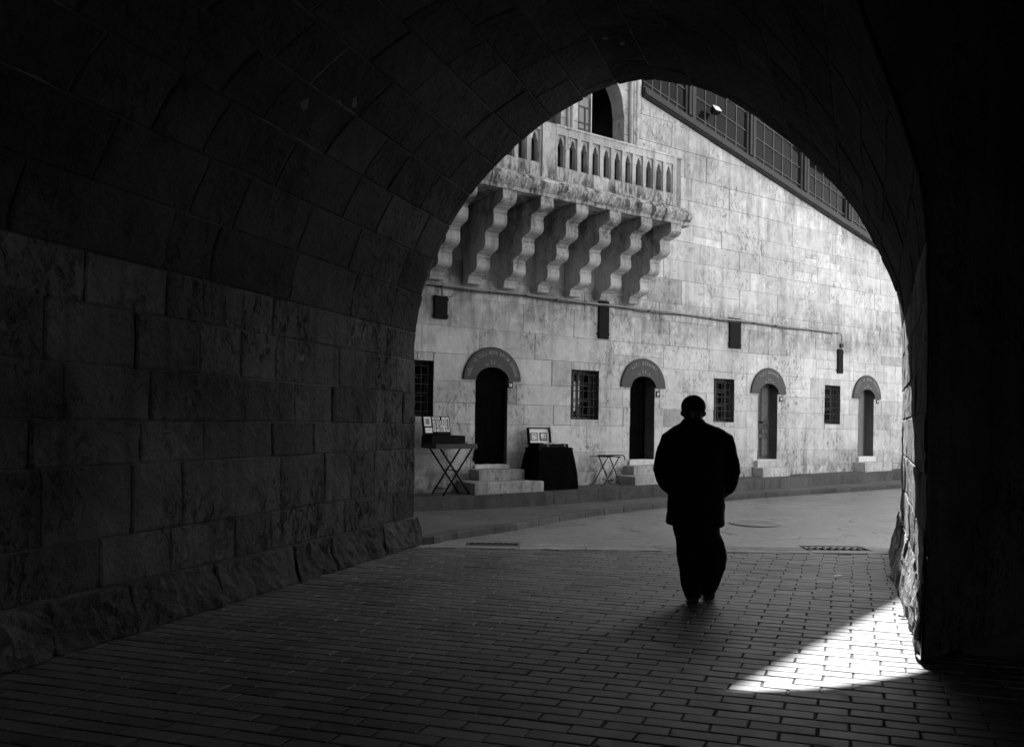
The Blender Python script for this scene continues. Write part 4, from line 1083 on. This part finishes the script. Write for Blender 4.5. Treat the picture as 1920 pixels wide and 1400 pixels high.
ps = thing('paper_scrap', (3.22, 7.35, .003), 'tiny white scrap of paper lying on the shaded bricks before the drain grate', 'litter')
mb = MB(); mb.hexa([(3.19,7.33,.003),(3.26,7.32,.004),(3.27,7.36,.006),(3.20,7.37,.004),(3.19,7.33,.005),(3.26,7.32,.012),(3.27,7.36,.008),(3.20,7.37,.010)]); obj('paper', mb, M['white'], ps)
# ------------------------------------------------------------------ THE MAN
PX, PY = 1.515, 6.12
man = thing('person', (PX, PY, 0), 'man in dark coat, trousers and close cap walking away with hands in his coat pockets', 'person', rz=-R(14))
LM = WORLD[man]
def local(mbx):
    mbx.v = [tuple(LM @ Vector(p)) for p in mbx.v]; return mbx
# body: one skin from head to feet
mb = MB()
hx = -.03
mb.loft([(1.475,hx,.0,.058,.062),(1.50,hx,.015,.060,.070),(1.525,hx,.03,.074,.090),(1.55,hx,.035,.080,.098),(1.58,hx,.035,.077,.100),(1.61,hx,.033,.079,.101),(1.64,hx,.03,.076,.096),(1.665,hx,.028,.066,.084),(1.685,hx,.027,.046,.06),(1.695,hx,.026,.02,.03)], 28, 2.1)
mb.loft([(1.36,hx*.6,-.01,.095,.08),(1.42,hx*.8,-.01,.080,.074),(1.50,hx,.005,.069,.072),(1.53,hx,.012,.068,.072)], 20)
mb.ball((hx,.135,1.575), (.014,.022,.020), 10, 8); mb.ball((hx,.128,1.595), (.010,.014,.028), 10, 8)          # nose
mb.ball((hx,.118,1.515), (.026,.024,.020), 12, 8)                                                             # chin
for e in (-1, 1):
    mb.ball((hx+e*.030,.118,1.603), (.014,.010,.009), 10, 8); mb.ball((hx+e*.030,.122,1.622), (.022,.010,.007), 10, 8)
    mb.ball((hx+e*.091,.020,1.560), (.014,.014,.026), 12, 10); mb.ball((hx+e*.080,.028,1.545), (.012,.012,.016), 10, 8)
mb.ball((hx,.122,1.545), (.024,.012,.006), 10, 8)                                                             # lips
mb.loft([(.74,0,0,.15,.11),(.85,0,0,.155,.115),(1.0,0,0,.15,.11),(1.15,0,-.01,.165,.115),(1.28,0,-.015,.175,.115),(1.36,0,-.012,.15,.09),(1.41,-.01,-.01,.08,.07)], 28, 2.3)
for e in (-1, 1):
    mb.tube([(e*.165,-.01,1.36),(e*.235,-.01,1.25),(e*.272,-.03,1.10),(e*.255,.06,.985),(e*.205,.125,.93)], [.056,.050,.043,.038,.028], 12)
    mb.ball((e*.19,.15,.90), (.022,.032,.045), 12, 8)                                                          # hands, deep in the pockets
    for q in range(4): mb.tube([(e*(.185-.004*q),.135+.015*q,.87),(e*(.18-.004*q),.135+.016*q,.83),(e*(.175-.004*q),.128+.016*q,.80-.006*(q in (1,2)))], [.009,.0085,.007], 8)
    mb.tube([(e*.185,.175,.905),(e*.168,.19,.875),(e*.16,.188,.85)], [.010,.0095,.008], 8)
mb.tube([(-.075,0,.80),(-.07,.02,.45),(-.045,.0,.10),(-.01,-.01,.05)], [.085,.055,.04,.035], 12)
mb.tube([(.085,0,.80),(.125,.07,.46),(.125,.10,.12),(.12,.15,.07)], [.085,.055,.04,.035], 12)
mb.ball((-.005,.05,.045), (.035,.09,.025), 12, 8); mb.ball((.12,.23,.05), (.035,.09,.025), 12, 8)
body = obj('body', local(mb), M['skin'], man); remesh(body, .008, 3, .4)
# coat
mb = MB()
mb.loft([(.645,-.005,-.005,.222,.165),(.66,-.005,-.005,.232,.172),(.74,-.002,-.005,.232,.172),(.86,0,-.003,.228,.162),(.96,0,-.005,.224,.152),(1.06,0,-.012,.224,.150),(1.16,0,-.022,.232,.155),(1.26,0,-.03,.236,.155),(1.34,0,-.03,.238,.142),(1.39,-.003,-.026,.230,.124),(1.425,-.006,-.02,.212,.106),(1.452,-.012,-.014,.172,.094),(1.475,-.020,-.006,.118,.086),(1.495,-.026,.004,.088,.080),(1.508,-.028,.008,.082,.078)], 40, 2.5)
for e in (-1, 1):
    q_ = .02 if e > 0 else 0
    mb.tube([(e*.165,-.025,1.365),(e*.212,-.025,1.345),(e*.236,-.02,1.24),(e*.256,-.022,1.16),(e*.264,-.03,1.09),(e*.255,.02,1.025-q_),(e*.232,.075,.975-q_),(e*.195,.12,.93-q_),(e*.165,.14,.895-q_)],
            [.075,.085,.082,.080,.080,.073,.067,.060,.055], 18)
    mb.ball((e*.262,-.055,1.085), (.062,.045,.055), 12, 8)
coat = obj('coat', local(mb), M['coat'], man)
remesh(coat, .011, 5, .5)
def crumple(o, amp, f):
    me = o.data; me.update()
    for v in me.vertices:
        w = v.co; k = amp*mnoise.fractal(Vector((w.x*f, w.y*f, w.z*f*.8)), .9, 2, 3); v.co += v.normal*k
    me.update()
crumple(coat, .010, 8)
mb = MB(); mb.tube([(hx+.076*math.cos(a), .008+.074*math.sin(a), 1.497+.008*math.sin(a)) for a in [2*math.pi*k/24 for k in range(25)]], [(.012,.020)]*25, 8); obj('collar', local(mb), M['coat'], man, True)
# trousers
mb = MB()
mb.loft([(.55,.0,0,.165,.125),(.62,.0,0,.185,.14),(.75,0,0,.185,.14),(.9,0,0,.17,.125)], 30, 2.4)
mb.tube([(-.075,0,.66),(-.066,.01,.50),(-.058,.02,.38),(-.044,.01,.26),(-.028,.0,.16),(-.010,-.012,.09),(-.004,-.018,.045)], [.098,.090,.086,.084,.082,.074,.062], 20)
mb.tube([(.082,0,.66),(.094,.03,.565),(.116,.06,.485),(.132,.08,.40),(.132,.085,.29),(.114,.10,.19),(.100,.125,.12),(.108,.150,.075)], [.102,.100,.117,.117,.112,.100,.080,.062], 20)
tr = obj('trousers', local(mb), M['trousers'], man); remesh(tr, .011, 5, .5); crumple(tr, .008, 8)
# shoes
def shoe(cx, cy, z0, pitch):
    m = MB()
    for (y, w, hgt) in (): pass
    rings = []
    prof_ = [(-.06,.020,.030),(-.055,.030,.055),(-.03,.036,.066),(.0,.037,.068),(.05,.036,.060),(.10,.041,.048),(.15,.043,.040),(.185,.036,.030),(.205,.018,.018)]
    nn = 16
    for (y, w, hg) in prof_:
        row = []
        for q in range(nn):
            a = 2*math.pi*q/nn; x = cx+w*1.32*math.cos(a); zz_ = max(0, .5*hg+.5*hg*math.sin(a)); zz_ = .0 if math.sin(a) < -.55 else zz_
            row.append((x, cy+y, z0+zz_+max(0, (.08-y))*math.tan(R(pitch))))
        rings.append(m.idx(row))
    for a, b in zip(rings, rings[1:]):
        for q in range(nn): l = (q+1) % nn; m.quad(a+q, a+l, b+l, b+q)
    m.f.append(tuple(range(rings[0]+nn-1, rings[0]-1, -1))); m.t.append(1); m.m.append(0); m.f.append(tuple(range(rings[-1], rings[-1]+nn))); m.t.append(1); m.m.append(0)
    return obj('shoe', local(m), M['leather'], man, True)
shoe(-.012, .0, .003, 4); shoe(.118, .155, .003, 8)
# cap
mb = MB(); mb.loft([(1.580,hx,.028,.094,.114),(1.60,hx,.028,.100,.119),(1.63,hx,.027,.099,.118),(1.66,hx,.025,.089,.108),(1.685,hx,.024,.069,.087),(1.702,hx,.023,.045,.06),(1.711,hx,.022,.018,.026)], 32, 2.05)
mb.loft([(1.578,hx,.027,.090,.112),(1.583,hx,.027,.095,.116),(1.598,hx,.027,.098,.119),(1.606,hx,.027,.096,.117)], 32, 2.05)
cp_ = obj('cap', local(mb), M['cap'], man); remesh(cp_, .006, 3, .4)

# ------------------------------------------------------------------ light, sky, camera
D = Vector((-.10, -1, -1.16)).normalized()
sl_ = bpy.data.lights.new('Sun', 'SUN'); sl_.energy = 4.5; sl_.angle = R(.55); sl_.color = (1, .995, .99)
so = bpy.data.objects.new('Sun', sl_); COL.objects.link(so); so.rotation_euler = D.to_track_quat('-Z', 'Y').to_euler()
W = bpy.data.worlds.new('World'); S.world = W; W.use_nodes = True
nt = W.node_tree; bg = nt.nodes['Background']
sky = nt.nodes.new('ShaderNodeTexSky'); sky.sky_type = 'NISHITA'; sky.sun_disc = False
sky.sun_elevation = math.asin(-D.z); sky.sun_rotation = math.atan2(.10, 1)
bw = nt.nodes.new('ShaderNodeRGBToBW'); nt.links.new(sky.outputs[0], bw.inputs[0]); nt.links.new(bw.outputs[0], bg.inputs[0])
bg.inputs[1].default_value = .15
cam = bpy.data.cameras.new('Camera'); co = bpy.data.objects.new('Camera', cam); COL.objects.link(co)
cam.sensor_width = 36; cam.lens = 36*1400/1920; cam.shift_y = 95/1920; cam.clip_end = 1500; cam.clip_start = .05
co.matrix_world = Matrix.Translation((0, 0, 1.45)) @ Matrix.Rotation(R(90), 4, 'X') @ Matrix.Rotation(R(.8), 4, 'Z')
S.camera = co
S.view_settings.view_transform = 'Standard'; S.view_settings.look = 'None'; S.view_settings.gamma = 1; S.view_settings.use_curve_mapping = False
S.view_settings.exposure = 2.6
S.render.engine = 'CYCLES'
S.cycles.use_denoising = True
S.cycles.max_bounces = 10; S.cycles.diffuse_bounces = 8; S.cycles.glossy_bounces = 4
S.cycles.sample_clamp_indirect = 6
S.cycles.use_adaptive_sampling = True; S.cycles.adaptive_threshold = .012
